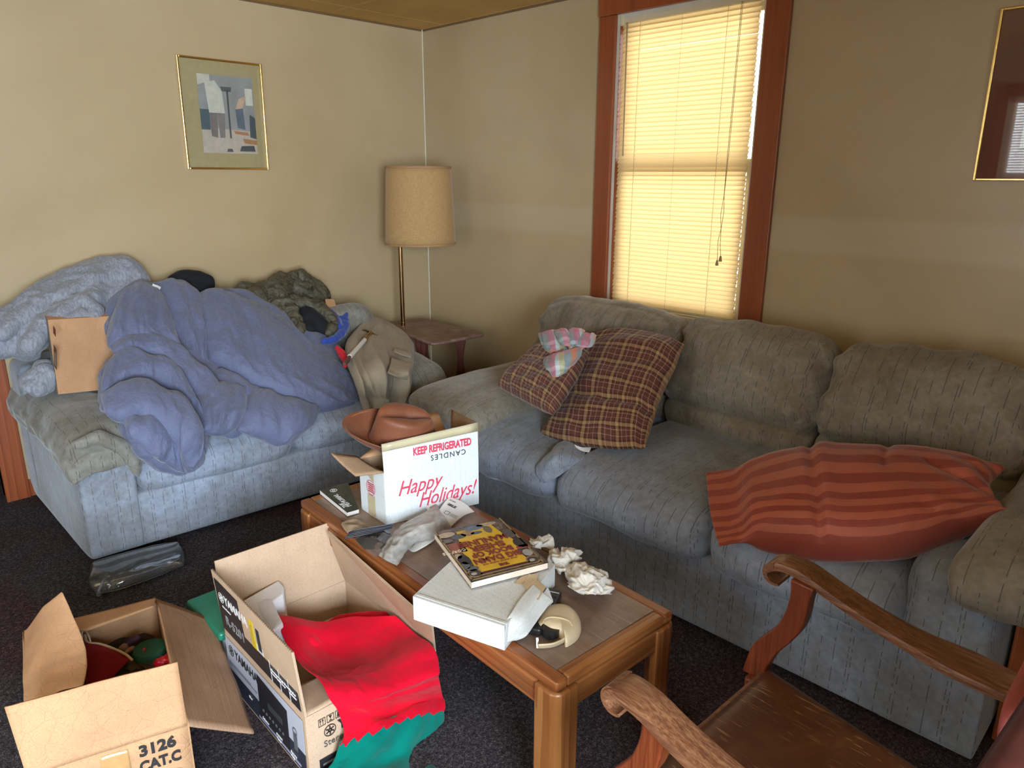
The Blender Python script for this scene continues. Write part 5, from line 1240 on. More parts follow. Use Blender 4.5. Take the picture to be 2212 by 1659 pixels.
for (u, v, a, c_, col) in ((.90, .64, .016, .026, (.03, .03, .035)), (.93, .74, .010, .020, (.10, .11, .13)), (.05, .56, .020, .028, (.035, .033, .04)), (.07, .64, .020, .010, (.30, .06, .05)), (.46, .09, .030, .016, (.13, .16, .22)), (.60, .18, .020, .016, (.30, .19, .08)), (.30, .18, .012, .022, (.16, .12, .08)), (.74, .20, .022, .014, (.09, .10, .10)), (.26, .07, .032, .010, (.40, .30, .2)), (.88, .12, .026, .014, (.45, .34, .25)), (.08, .34, .018, .028, (.10, .085, .08)), (.08, .76, .014, .018, (.36, .33, .30)), (.94, .56, .010, .014, (.45, .34, .26)), (.88, .82, .016, .012, (.12, .12, .13)), (.48, .20, .018, .008, (.08, .10, .13)), (.92, .24, .016, .010, (.14, .12, .10))):
    shape_on(M2, [disc(Wb*u, Hb*v, a, 16, c_)], plain('cover_%0.2f_%0.2f_%0.2f' % col, col, .4, .3, 90), fr2, 'printed_figure')
shape_on(M2, [rect(Wb*.12, Hb*.945, Wb*.88, Hb*.955), rect(0, 0, Wb*.02, Hb), rect(Wb*.98, 0, Wb, Hb), rect(0, Hb*.985, Wb, Hb)], plain('cover_rope', (.30, .20, .08), .5), fr2, 'printed_border')
shape_on(M2, [rect(Wb*.16, Hb*.915, Wb*.84, Hb*.943)], plain('cover_plum', (.09, .02, .03), .4), fr2, 'printed_border')
# crumpled tissues
def wad(nm, label, rows, m, t=.010, n=40, wr=((.016, 20, (1, 1, 1)), (.009, 46, (1, 1, 1)), (.004, 95, (1, 1, 1))), s=1, par=None):
    def tear(u, v): return min(u, 1-u, v, 1-v) > .035+.05*noise.noise(Vector((u*9+s, v*9, s)))
    o = sheet(nm, [[t42(a, b, z+.006) for a, b, z in r] for r in rows], m, par, n, n, .0012, wr, s, fn=lambda u, v, q: -.010*(1-min(1, 5*min(u, 1-u, v, 1-v))), mask=tear, sub=1)
    if label: tag(o, label, 'tissue', 'crumpled tissues on the coffee table')
    return o
wad('tissue', 'small crumpled white tissue at the table edge beside the yellow book', [[(1147, 1164, .43), (1165, 1158, .44), (1182, 1162, .435), (1196, 1172, .43)], [(1150, 1176, .43), (1166, 1174, .445), (1180, 1175, .44), (1192, 1178, .43)], [(1158, 1184, .43), (1168, 1186, .435), (1176, 1182, .435), (1186, 1180, .43)]], M_TISSUE, s=2)
wad('tissue', 'crumpled tissue right of the yellow book, middle one of the three', [[(1196, 1188, .43), (1215, 1192, .44), (1232, 1184, .445), (1256, 1194, .43)], [(1186, 1205, .43), (1208, 1208, .45), (1230, 1202, .455), (1252, 1206, .43)], [(1200, 1222, .43), (1214, 1224, .445), (1228, 1218, .44), (1240, 1216, .43)], [(1210, 1244, .43), (1218, 1244, .435), (1222, 1238, .43), (1228, 1232, .43)]], M_TISSUE, s=4)
wad('tissue', 'largest crumpled tissue, in front of the others toward the tape dispenser', [[(1232, 1230, .43), (1252, 1222, .445), (1280, 1232, .445), (1308, 1246, .43)], [(1224, 1248, .43), (1250, 1244, .455), (1284, 1252, .455), (1318, 1262, .43)], [(1230, 1266, .43), (1258, 1266, .45), (1288, 1270, .45), (1326, 1276, .43)], [(1248, 1282, .43), (1270, 1288, .435), (1292, 1288, .435), (1312, 1284, .43)]], M_TISSUE, s=7)
# remote control under the box
e1, e2 = Vector((-1.815, -2.812, .424)), Vector((-1.985, -2.893, .424)); ax = (e2-e1).normalized(); ay = Vector((-ax.y, ax.x, 0))
rc = thing('remote_control', 'black remote control half hidden under the mailer box', 'remote', tuple((e1+e2)/2))
q0 = rounded([e1-ay*.023, e2-ay*.023, e2+ay*.023, e1+ay*.023], .012)
link('case', MB().prism(q0, (0, 0, .020)).mesh(), M_BLACKPL, rc, bev=.004, seg=3)
for i in range(6):
    for j in range(3): link('button', MB().lathe([(.0042, 0), (.0042, .002), (.003, .003)], e1+ax*(.034+i*.018)+ay*(j-1)*.013+Vector((0, 0, .0195)), 10).mesh(), plain('grey_button_%d' % (i*3+j), (.07, .07, .07), .4, 0) if i*j == 0 and i+j == 0 else M_NAVYP, rc)
mt = Matrix((-ay, ax, Vector((0, 0, 1)))).transposed().to_4x4(); mt.translation = e1+ax*.018+ay*.015+Vector((0, 0, .0205)); mt = mt @ Matrix.Rotation(PI, 4, 'Z'); mt.translation = e1+ax*.020-ay*.014+Vector((0, 0, .0205))
text('YAMAHA', mt, .008, M_INKW, rc)
# tape dispenser
dc = Vector((-1.915, -2.918, .4205)); td = thing('tape_dispenser', 'cream plastic desk tape dispenser near the table corner', 'tape dispenser', tuple(dc))
def dp(px, py, z=.42): return t42(px, py, z)
ol = [(1160, 1348), (1163, 1332), (1172, 1318), (1186, 1310), (1206, 1306), (1226, 1309), (1242, 1320), (1252, 1334), (1255, 1350), (1250, 1364), (1240, 1374), (1222, 1383), (1216, 1366), (1190, 1360), (1172, 1350), (1166, 1356)]
op = [dp(*p, .440) for p in ol]
cc = sum(op, Vector())/len(op)
def dome():
    m_ = 96; P_ = [crow([Vector((p.x, p.y, 0)) for p in op+[op[0]]], k/m_) for k in range(m_)]; c0 = Vector((cc.x, cc.y, 0)); vs = []; fs = []
    prof = [(1.0, .4205), (1.02, .428), (1.0, .438), (.93, .446), (.80, .4515), (.6, .454), (.3, .4555), (.02, .456)]
    for r, z in prof:
        for p in P_: v = c0+(p-c0)*r; v.z = z; vs.append(v)
    for i in range(len(prof)-1):
        for k in range(m_): fs.append((i*m_+k, i*m_+(k+1) % m_, (i+1)*m_+(k+1) % m_, (i+1)*m_+k))
    fs.append(tuple(range(m_))[::-1]); fs.append(tuple((len(prof)-1)*m_+k for k in range(m_))); return MB().add(vs, fs).mesh()
link('case', dome(), M_DISP, td)
link('tape_roll', MB().lathe([(.0, .0), (.022, .0), (.022, .018), (.0, .018)], (t42(1190, 1366, .43).x, t42(1190, 1366, .43).y, .425), 24).mesh(), M_BLACKPL, td)
arm_ = [[dp(1226, 1374, .442), dp(1208, 1384, .442), dp(1190, 1390, .442), dp(1162, 1392, .441)], [dp(1226, 1382, .423), dp(1208, 1392, .423), dp(1190, 1398, .423), dp(1162, 1400, .423)]]
sheet('cutter_arm', arm_, M_DISP, td, 20, 4, .005)
link('cutter_blade', MB().prism([dp(1158, 1378, .446), dp(1163, 1378, .446), dp(1164, 1400, .424), dp(1159, 1400, .424)], (.001, .002, 0)).mesh(), plain('blade_steel', (.5, .45, .4), .3, metal=1), td, smooth=False)
rb = [dp(1172, 1347, .452), dp(1176, 1338, .455), dp(1190, 1333, .457), dp(1212, 1335, .457), dp(1230, 1342, .455), dp(1236, 1352, .452)]
link('raised_rib', MB().tube([crow(rb, k/20) for k in range(21)], .0018, 8).mesh(), M_DISP, td)
for k in range(4):
    a_, b2 = dp(1224+k*3, 1325+k*3.5, .453), dp(1236+k*2.5, 1321+k*3.5, .447); link('grip_ridge', MB().tube([a_, b2], .0014, 6).mesh(), M_DISP, td)
# packing film, ties, papers
bw = sheet('bubble_wrap', [[t42(945, 1094, .455), t42(958, 1116, .475), t42(975, 1142, .43)], [t42(915, 1112, .46), t42(930, 1134, .480), t42(940, 1158, .435)], [t42(872, 1136, .45), t42(890, 1152, .475), t42(902, 1168, .435)], [t42(846, 1160, .45), t42(862, 1172, .470), t42(880, 1186, .435)], [t42(832, 1182, .45), t42(846, 1192, .465), t42(866, 1208, .435)], [t42(820, 1202, .435), t42(836, 1212, .445), t42(856, 1223, .427)]], M_BUBBLE, None, 30, 50, .003, [(.006, 22, (1, 1, 1)), (.002, 60, (1, 1, 1))], 3)
tag(bw, 'folded strip of clear bubble wrap in the middle of the table clutter', 'bubble wrap')
fm = sheet('plastic_film', [[t42(765, 1164, .44), t42(800, 1150, .455), t42(838, 1138, .45)], [t42(785, 1185, .44), t42(815, 1170, .46), t42(845, 1158, .45)], [t42(812, 1206, .43), t42(830, 1192, .445), t42(850, 1178, .435)]], M_CLEAR, None, 24, 24, .001, [(.006, 18, (1, 1, 1))], 5); tag(fm, 'crumpled clear plastic film beneath the black ties', 'plastic film')
tb = puffy('wrapping_paper', [[t42(735, 1132, .425), t42(756, 1124, .435), t42(776, 1124, .435), t42(792, 1138, .425)], [t42(744, 1146, .43), t42(764, 1140, .445), t42(782, 1140, .44), t42(800, 1150, .43)], [t42(758, 1158, .425), t42(774, 1156, .435), t42(790, 1154, .435), t42(808, 1158, .425)]], M_TISSUEB, None, .006, 24, 20, 3, .5, .5, [(.006, 30, (1, 1, 1))], 3); tag(tb, 'crumpled tan wrapping tissue by the left edge of the table', 'paper')
zt = thing('cable_tie_bundle', 'bundle of thin black plastic ties lying across the plastic film', 'cable ties', tuple(t42(795, 1150, .455)))
for k in range(5): link('tie', MB().tube([t42(745+k*2, 1163-k*3, .458+.003*(k % 2)), t42(770, 1158-k*3.4, .462), t42(800, 1152-k*3.2, .465), t42(846+k, 1140-k*2, .462+.002*(k % 3))], .0022, 6).mesh(), plain('navy_plastic', (.02, .022, .035), .35) if k == 0 else bpy.data.materials['navy_plastic'], zt)
rcpt = sheet('printed_slip', [[t42(970, 1073, .468), t42(1000, 1084, .455), t42(1026, 1106, .432)], [t42(955, 1092, .462), t42(985, 1104, .446), t42(1002, 1114, .430)], [t42(942, 1112, .452), t42(965, 1128, .438), t42(974, 1138, .427)]], M_PAPER, None, 14, 14, .0008, [(.0015, 14, (1, 1, 1))], 3); tag(rcpt, 'curled white printed slip leaning against the holiday carton', 'paper')
c4r = [t42(962, 1082, .468), t42(1018, 1100, .446), t42(1010, 1108, .440), t42(950, 1100, .462)]
def rf(px, py, z): 
    a, b2 = t42(px, py, z), t42(px+30, py+14, z-.012); x_ = (b2-a).normalized(); y_ = (t42(px+14, py-22, z+.006)-a); n_ = x_.cross(y_).normalized(); y_ = n_.cross(x_); m = Matrix((x_, y_, n_)).transposed().to_4x4(); m.translation = a+n_*.003; return m
text('IBLE', rf(966, 1092, .464), .017, M_INK, rcpt, bold=.0005); text('ANIA', rf(970, 1082, .470), .010, M_INK, rcpt)
shape_on(rf(958, 1110, .456), [rect(0, 0, .016, .0012), rect(0, .016, .016, .0172), rect(0, 0, .0012, .017), rect(.0148, 0, .016, .017)]+[rect(.020, .001+k*.006, .045, .002+k*.006) for k in range(3)], M_INK, rcpt, 'printed_form')
sp2 = sheet('paper_sheet', [[t42(905, 1160, .426), t42(925, 1158, .428), t42(946, 1158, .426)], [t42(892, 1180, .425), t42(912, 1178, .428), t42(932, 1172, .426)], [t42(880, 1186, .425), t42(893, 1193, .427), t42(908, 1186, .425)]], M_PAPER, None, 10, 10, .0008, [(.001, 14, (1, 1, 1))], 4); tag(sp2, 'white sheet of paper showing under the bubble wrap', 'paper')
tw_ = MB().tube([t42(925, 1098, .45), t42(945, 1083, .455), t42(968, 1074, .46)], .012, 12, rs=[.008, .014, .012]); tag(link('paper_roll', tw_.mesh(), M_PAPER, None), 'short curled roll of cream paper against the holiday carton', 'paper')
# ------------------------------------------------------------------ receiver carton on the carpet
def V3(*a): return Vector(a)
yNL, yFL, yFR, yNR = V3(-2.400, -2.512, .004), V3(-2.386, -2.016, .004), V3(-1.978, -2.024, .004), V3(-1.998, -2.527, .004)
ry = V3(0, 0, .196)
yb_ = thing('carton', 'open black and silver printed stereo receiver carton spilling red felt', 'box', (-2.19, -2.27, 0))
def wp(nm, c4, mo, mi, par, th=.006):
    a, b_, c, d = [Vector(p) for p in c4]; n = (b_-a).cross(d-a).normalized()
    o = panel(nm, [a, b_, c, d], mo, par, th*.5); panel('inner_liner', [p-n*th*.55 for p in (a, b_, c, d)], mi, o, th*.5); return o, [a, b_, c, d], n
up = lambda p: p+ry
ls, LS, nL = wp('side_wall', [yFL, yNL, up(yNL), up(yFL)], M_CARDP, M_CARDIN, yb_)
fs_, FS, nF = wp('side_wall', [yNL, yNR, up(yNR), up(yNL)], M_CARDP, M_CARDIN, yb_)
wp('side_wall', [yNR, yFR, up(yFR), up(yNR)], M_CARDP, M_CARDIN, yb_); wp('side_wall', [yFR, yFL, up(yFL), up(yFR)], M_CARDP, M_CARDIN, yb_)
panel('bottom', [yNL, yFL, yFR, yNR], M_CARDIN, yb_, .004)
z4 = .402
lfree0, lfree1 = V3(-2.400, -2.004, z4), V3(-2.422, -2.518, z4)
lf, LF, nLF = wp('flap', [up(yFL), up(yNL), lfree1, lfree0], M_CARDP, M_CARDIN, yb_)
wp('flap', [up(yFR), up(yFL), V3(-2.374, -1.963, z4), V3(-1.969, -1.981, z4)], M_CARDP, M_CARDIN, yb_)
wp('flap', [up(yNR), up(yFR), V3(-2.030, -2.028, .400), V3(-2.092, -2.640, .385)], M_CARDP, M_CARDIN, yb_)
# near flap folded shut over the front of the opening
inw = (yFL-yNL).normalized()
panel('flap', [up(yNL)+V3(.004, .002, .001), up(yNR)+V3(-.004, .002, .001), up(yNR)+V3(-.006, .135, -.012), up(yNL)+V3(.006, .135, -.010)], M_CARDIN, yb_, .005, (12, 8), wr=((.002, 14, (1, 1, 1)),))
# corrugated edge of the flaps
def flutes(a, b_, n, par, w_=.0045, cnt=110):
    mb = MB(); d = (b_-a)/cnt; upv = V3(0, 0, .0022)
    for k in range(cnt):
        s_ = 1 if k % 2 else -1; mb.prism([a+d*k+n*w_*.5*s_, a+d*(k+1)-n*w_*.5*s_, a+d*(k+1.25)-n*w_*.5*s_, a+d*(k+.25)+n*w_*.5*s_], upv)
    link('fluted_edge', mb.mesh(), plain('kraft_dark', (.16, .11, .07), .8) if 'kraft_dark' not in bpy.data.materials else bpy.data.materials['kraft_dark'], par, smooth=False)
flutes(lfree0+V3(.002, 0, 0), lfree1+V3(.002, 0, 0), nLF, lf)
# print on the raised left flap (reads from the outside)
Wl = (LF[1]-LF[0]).length; Hl = (LF[3]-LF[0]).length
def lfm(u, v, l=.0045): return frame_on(LF, u, v, l)
ML = lfm(0, 0, .0035)
blk = shape_on(ML, [rect(.006, .012, Wl-.012, Hl-.018)], M_BLACKPRINT, lf, 'printed_panel')
def logo(M, r, m, par):
    ps = ring(0, 0, r, r*.88, 28)+ring(0, 0, r*.36, r*.22, 16)
    for k in range(6):
        a = PI/6+k*PI/3; c_, s_ = math.cos(a), math.sin(a); w_ = r*.07; ps.append([(c_*r*.12-s_*w_, s_*r*.12+c_*w_), (c_*r*.74-s_*w_, s_*r*.74+c_*w_), (c_*r*.74+s_*w_, s_*r*.74-c_*w_), (c_*r*.12+s_*w_, s_*r*.12-c_*w_)])
        ps.append([(c_*r*.60-s_*w_*2.2, s_*r*.60+c_*w_*2.2), (c_*r*.66-s_*w_*2.2, s_*r*.66+c_*w_*2.2), (c_*r*.66+s_*w_*2.2, s_*r*.66-c_*w_*2.2), (c_*r*.60+s_*w_*2.2, s_*r*.60-c_*w_*2.2)])
    return shape_on(M, ps, m, par, 'printed_emblem')
logo(lfm(.095, .66), .017, M_INKW, lf); text('YAMAHA', lfm(.14, .61), .040, M_INKW, lf, sx=.92, bold=.0008)
text('R-S201', lfm(.085, .22), .046, plain('grey_ink2', (.30, .29, .29), .6), lf, sx=1.0); text('Stereo Receiver', lfm(.085, .50), .009, M_INKW, lf)
shape_on(lfm(0, 0, .0045), [rect(Wl*.465, Hl*.36, Wl*.60, Hl*.80)], plain('label_white', (.70, .68, .64), .5), lf, 'price_label')
ML5 = lfm(.50, .06, .0052) @ Matrix.Rotation(math.radians(0), 4, 'Z')
lab = [p for p in lf.children if p.name.startswith('price_label')][0]
def lb(x0, y0, x1, y1): return rect(Wl*.465+x0*Wl*.135, Hl*.36+y0*Hl*.44, Wl*.465+x1*Wl*.135, Hl*.36+y1*Hl*.44)
shape_on(lfm(0, 0, .0052), [lb(0, 0, .45, 1)], M_YEL, lf, 'label_band')
shape_on(lfm(0, 0, .0058), [lb(.66+k*.022, .12, .66+k*.022+(.012 if k % 3 else .006), .9) for k in range(14)], M_INK, lf, 'label_bars')
shape_on(lfm(0, 0, .0058), [lb(.08, .2, .14, .8), lb(.2, .15, .3, .85)], plain('ochre_print', (.40, .28, .03), .6), lf, 'label_text')
for k in range(3):
    shape_on(lfm(0, 0, .0045), [rect(Wl*(.66+k*.105), Hl*.06, Wl*(.662+k*.105), Hl*.40)], M_INKW, lf, 'printed_rule')
    text(('Aluminum\nFront Panel', 'High Dynamic\nPower', 'Speaker\nSelector')[k], lfm(.672+k*.105, .26), .011, M_INKW, lf)
# print on the left side: silver picture of the receiver
Ws = (LS[1]-LS[0]).length; Hs = .196
def lsm(u, v, l=.0042): return frame_on(LS, u, v, l)
sv = shape_on(lsm(0, 0, .0036), [rect(.004, .075, Ws-.012, Hs-.016)], M_SILVER, ls, 'printed_panel')
shape_on(lsm(0, 0, .0036), [rect(.004, .010, Ws-.012, .075)], M_NAVYP, ls, 'printed_band')
logo(lsm(.09, .76, .005), .017, M_INK, ls); text('YAMAHA', lsm(.14, .70, .005), .040, M_INK, ls, sx=.92, bold=.0008)
shape_on(lsm(0, 0, .0048), [rect(Ws*.04, Hs*.50, Ws*.42, Hs*.505), rect(Ws*.04, Hs*.53, Ws*.34, Hs*.534)], M_NAVYP, ls, 'printed_rule')
shape_on(lsm(0, 0, .0048), [[(Ws*.44, Hs*.10), (Ws*.80, Hs*.14), (Ws*.80, Hs*.80), (Ws*.44, Hs*.86)]], M_BLACKPRINT, ls, 'printed_receiver')
shape_on(lsm(0, 0, .0055), [rect(Ws*.56, Hs*.46, Ws*.73, Hs*.56)], plain('display_print', (.06, .065, .075), .3), ls, 'printed_display')
kn = []
for k in range(7): kn += ring(Ws*(.49+k*.04), Hs*.32, .005, .0035, 12)
shape_on(lsm(0, 0, .0056), kn, plain('grey_print2', (.16, .17, .19), .4), ls, 'printed_knobs')
shape_on(lsm(0, 0, .0052), [rect(Ws*.42, Hs*.10, Ws*.92, Hs*.14)], plain('lilac_print', (.36, .36, .48), .4), ls, 'printed_rule')
shape_on(lsm(0, 0, .0056), ring(Ws*.88, Hs*.60, .012, .009, 16)+[rect(Ws*.86, Hs*.30, Ws*.90, Hs*.58)], plain('grey_print3', (.12, .125, .14), .4), ls, 'printed_speaker')
for k in range(4): text(('Slim', 'Selector', 'FM/AM\nTuner', 'Banana\nPlug')[k], lsm(.30+k*.17, .26 if k < 1 else .16, .006), .012, M_INKW, ls)
# near face: handling marks, name, drawing of the receiver
Wn = (FS[1]-FS[0]).length
def fm_(u, v, l=.0045): return frame_on(FS, u, v, l)
sy = []
for k in range(6):
    x0 = .030+k*.024; fr4 = [rect(x0, .150, x0+.020, .1512), rect(x0, .1708, x0+.020, .172), rect(x0, .150, x0+.0012, .172), rect(x0+.0188, .150, x0+.020, .172)]; sy += fr4
    if k == 0: sy += [rect(x0+.005, .154, x0+.0062, .168), rect(x0+.012, .154, x0+.0132, .168), [(x0+.003, .164), (x0+.0056, .170), (x0+.0082, .164)], [(x0+.010, .164), (x0+.0126, .170), (x0+.0152, .164)]]
    elif k == 1: sy += [[(x0+.006, .168), (x0+.014, .168), (x0+.0105, .160), (x0+.0095, .160)], rect(x0+.0095, .155, x0+.0105, .160), rect(x0+.006, .1535, x0+.014, .1548)]
    elif k == 3: sy += [[(x0+.003, .162)]+[(x0+.010+.007*math.cos(PI-PI*j/6), .162+.006*math.sin(PI-PI*j/6)) for j in range(7)], rect(x0+.0095, .153, x0+.0105, .162)]
    else: sy += [rect(x0+.005, .154, x0+.015, .160), rect(x0+.006, .162, x0+.014, .167)]
shape_on(fm_(0, 0), sy, M_INK, fs_, 'handling_marks')
logo(fm_(.15, .64), .017, M_INK, fs_); text('YAMAHA', fm_(.21, .58), .040, M_INK, fs_, sx=.92, bold=.0012)
text('Stereo Receiver', fm_(.10, .42), .026, plain('grey_ink', (.12, .11, .10), .6), fs_, sx=1.0)
shape_on(fm_(0, 0), [rect(.025, .010, .14, .052)], M_BLACKPRINT, fs_, 'printed_receiver'); shape_on(fm_(0, 0, .0055), [rect(.034, .030, .10, .036)]+ring(.118, .030, .008, .006, 16), plain('grey_print4', (.3, .3, .3), .4), fs_, 'printed_display')
# foam packing and inner tray
fo = thing('foam_packing', 'white moulded foam end piece inside the stereo receiver carton', 'packing foam', (-2.34, -2.14, .12))
def fp(px, py, z): return on(px, py, 'z', z)
topf = [fp(522, 1298, .285), fp(602, 1252, .285), fp(615, 1268, .285), fp(612, 1284, .285), fp(589, 1300, .285), fp(612, 1345, .285), fp(580, 1372, .285)]
link('foam_body', MB().prism([V3(p.x, p.y, .06) for p in topf], (0, 0, .225)).mesh(), M_FOAM, fo, bev=.006, seg=3)
rc_ = [fp(556, 1305, .2855), fp(575, 1296, .2855), fp(588, 1297, .2855), fp(606, 1340, .2855), fp(590, 1360, .2855), fp(568, 1335, .2855)]
link('foam_recess_shade', MB().prism(rounded(rc_, .006), (0, 0, .0015)).mesh(), plain('foam_shadowed', (.70, .70, .73), .8), fo)  # recess drawn as a thin patch, its shade put into the colour
tr_ = [fp(672, 1352, .16), fp(742, 1324, .16), fp(762, 1334, .16), fp(700, 1372, .16)]
tag(link('cardboard_insert', MB().prism([V3(p.x, p.y, .03) for p in tr_], (0, 0, .13)).mesh(), M_CARDP, None, smooth=False, bev=.003), 'folded pale cardboard insert lying inside the stereo receiver carton', 'cardboard insert')
# red and green felt spilling over the near edge
f = fp
RG = [[f(594, 1338, .262), f(640, 1345, .235), f(700, 1352, .205), f(765, 1345, .20), f(820, 1338, .215), f(857, 1334, .232)],
      [f(606, 1378, .25), f(655, 1388, .232), f(715, 1392, .20), f(780, 1380, .21), f(850, 1366, .225), f(892, 1360, .235)],
      [f(640, 1415, .243), f(690, 1432, .228), f(745, 1432, .208), f(800, 1420, .212), f(860, 1404, .222), f(925, 1392, .235)],
      [f(668, 1458, .232), f(712, 1470, .222), f(762, 1474, .208), f(820, 1460, .210), f(880, 1446, .222), f(946, 1422, .236)],
      [f(712, 1506, .216), f(752, 1512, .214), f(800, 1506, .212), f(850, 1496, .214), f(905, 1478, .218), f(950, 1465, .22)],
      [on(736, 1552, 'y', -2.545), on(775, 1548, 'y', -2.56), on(825, 1540, 'y', -2.57), on(870, 1524, 'y', -2.57), on(915, 1510, 'y', -2.57), on(955, 1500, 'y', -2.56)],
      [on(742, 1592, 'y', -2.55), on(780, 1578, 'y', -2.58), on(830, 1560, 'y', -2.595), on(872, 1546, 'y', -2.59), on(915, 1534, 'y', -2.59), on(958, 1528, 'y', -2.575)],
      [on(728, 1630, 'y', -2.56), on(770, 1608, 'y', -2.59), on(822, 1580, 'y', -2.60), on(868, 1562, 'y', -2.60), on(914, 1549, 'y', -2.60), on(958, 1545, 'y', -2.585)]]
felt = thing('felt_stocking', 'large red felt piece with zigzag edge over green felt spilling from the receiver carton', 'felt cloth', (-2.2, -2.55, .01))
def rwave(u, v, q): return .015*math.sin(q.y*26+u*2.2+.6)*(1 if v < .62 else .4)+.003*math.sin(u*14+v*5)
NU, NV = 90, 120
def zig(u, v): return v < .90+.085*abs(((u*8.5+.25) % 1)*2-1)
sheet('red_felt', RG, M_RED, felt, NU, NV, .004, [(.004, 9, (1, 1, 1)), (.0015, 30, (1, 1, 1))], 3, fn=rwave, mask=zig)
GG = [[on(734, 1600, 'y', -2.545), on(790, 1575, 'y', -2.575), on(840, 1550, 'y', -2.585), on(885, 1536, 'y', -2.585), on(925, 1522, 'y', -2.58), on(958, 1516, 'y', -2.568)],
      [on(722, 1640, 'y', -2.55), on(785, 1615, 'y', -2.59), on(845, 1590, 'y', -2.595), on(890, 1575, 'y', -2.595), on(930, 1562, 'y', -2.59), on(960, 1556, 'y', -2.58)],
      [on(700, 1672, 'y', -2.56), on(770, 1660, 'y', -2.60), on(840, 1645, 'y', -2.61), on(890, 1630, 'y', -2.61), on(935, 1620, 'y', -2.61), on(968, 1614, 'y', -2.60)],
      [on(685, 1712, 'z', .02), on(770, 1720, 'z', .02), on(845, 1715, 'z', .02), on(900, 1705, 'z', .02), on(945, 1695, 'z', .02), on(980, 1685, 'z', .02)]]
sheet('green_felt', GG, M_GREEN, felt, 50, 40, .003, [(.004, 9, (1, 1, 1)), (.0015, 30, (1, 1, 1))], 8, fn=lambda u, v, q: .008*math.sin(u*20+v*6)*v)
blob('red_felt_fold', [[(f(690, 1372, .17), .030), (f(740, 1352, .165), .034), (f(790, 1345, .17), .034), (f(840, 1340, .18), .024)]], M_RED, felt, .010, 3, [(.006, 16, (1, 1, 1))], 4, sub=1)
blob('red_felt_toe', [[(f(606, 1345, .235), .020), (f(640, 1372, .21), .034), (f(670, 1400, .195), .034)]], M_RED, felt, .009, 3, [(.005, 16, (1, 1, 1))], 4, sub=1)
# storage tub behind the cartons
tu = thing('storage_tub', 'clear plastic storage tub with green lid behind the receiver carton', 'storage tub', (-2.24, -1.84, 0))
b = MB(); b.prism([V3(-2.37, -1.955, .012), V3(-2.12, -1.955, .012), V3(-2.12, -1.72, .012), V3(-2.37, -1.72, .012)], (0, 0, .115)); link('tub_body', b.mesh(), plain('cloudy_plastic', (.30, .33, .34), .3), tu, bev=.015, seg=3)
b = MB(); b.prism([V3(-2.388, -1.965, .128), V3(-2.11, -1.965, .128), V3(-2.11, -1.705, .128), V3(-2.388, -1.705, .128)], (0, 0, .030)); link('tub_lid', b.mesh(), plain('green_plastic', (.02, .20, .12), .3), tu, bev=.010, seg=3)

# ------------------------------------------------------------------ kraft carton with torn flaps at the lower left
kNR, kFR, kFL, kNL = V3(-2.638, -2.392, .004), V3(-2.497, -1.787, .004), V3(-2.826, -1.700, .004), V3(-2.945, -2.305, .004)
rk = V3(0, 0, .246); ku = lambda p: p+rk
kb = thing('carton', 'open kraft carton stamped 3126 CAT.C with torn flaps full of decorations', 'box', (-2.73, -2.05, 0))
def kw(nm, c4, m=M_CARD, th=.005, n=(10, 8), wr=((.0016, 7, (1, 1, 1)),), **k): return panel(nm, c4, m, kb, th, n, 0, wr, 3, **k)
KF = [kNL, kNR, ku(kNR), ku(kNL)]
kw('side_wall', KF); kw('side_wall', [kNR, kFR, ku(kFR), ku(kNR)]); kw('side_wall', [kFR, kFL, ku(kFL), ku(kFR)]); kw('side_wall', [kFL, kNL, ku(kNL), ku(kFL)])
panel('bottom', [kNL, kFL, kFR, kNR], M_CARD, kb, .004)
fd = V3(.012, .045, .165)
kf = kw('flap', [ku(kNL), ku(kNR), V3(-2.636, -2.380, .4175), V3(-2.952, -2.262, .408)], wr=((.004, 6, (1, 1, 1)), (.0015, 16, (1, 1, 1))), n=(24, 14))
kr = kw('flap', [ku(kNR), ku(kFR), on(462, 1336, 'z', .135), on(549, 1583, 'z', .125)], M_CARDL, n=(24, 16), wr=((.003, 5, (1, 1, 1)),), fn=lambda u, v, p, n: p+V3(0, 0, -.012*(v**2)*math.sin(PI*u))+V3(.0, -.03*max(0, u-.7)*v, 0))
kfar = kw('flap', [ku(kFR), ku(kFL), on(190, 1362, 'z', .262), on(332, 1312, 'z', .262)], n=(16, 8))
# torn left flap leaning over the opening
LFk = [[ku(kNL), V3(-2.905, -2.10, .25), V3(-2.866, -1.90, .25), ku(kFL)],
       [on(105, 1515, 'z', .275), on(95, 1460, 'z', .285), on(92, 1400, 'z', .300), on(88, 1320, 'z', .315)],
       [on(182, 1482, 'z', .285), on(190, 1432, 'z', .300), on(178, 1372, 'z', .330), on(133, 1276, 'z', .385)]]
sheet('flap', LFk, M_CARD, kb, 26, 20, .004, [(.004, 7, (1, 1, 1)), (.0015, 20, (1, 1, 1))], 5)
Wk = (KF[1]-KF[0]).length
def km(u, v, l=.006): return frame_on(KF, u, v, l)
text('3126', km(.665, .83), .040, M_INK, kb, bold=.0016, sx=.98); text('CAT.C', km(.655, .66), .038, M_INK, kb, bold=.0016, sx=.80)
text('V\u00ae', km(.50, .44), .042, M_INK, kb, bold=.0012)
sx0, sy0 = Wk*.86, .246*.42
shape_on(km(0, 0), ring(sx0, sy0, .038, .0365, 36)+ring(sx0, sy0, .024, .023, 30), M_INK, kb, 'printed_stamp')
text('U.S.', km(.80, .39), .020, M_INK, kb, bold=.0008)
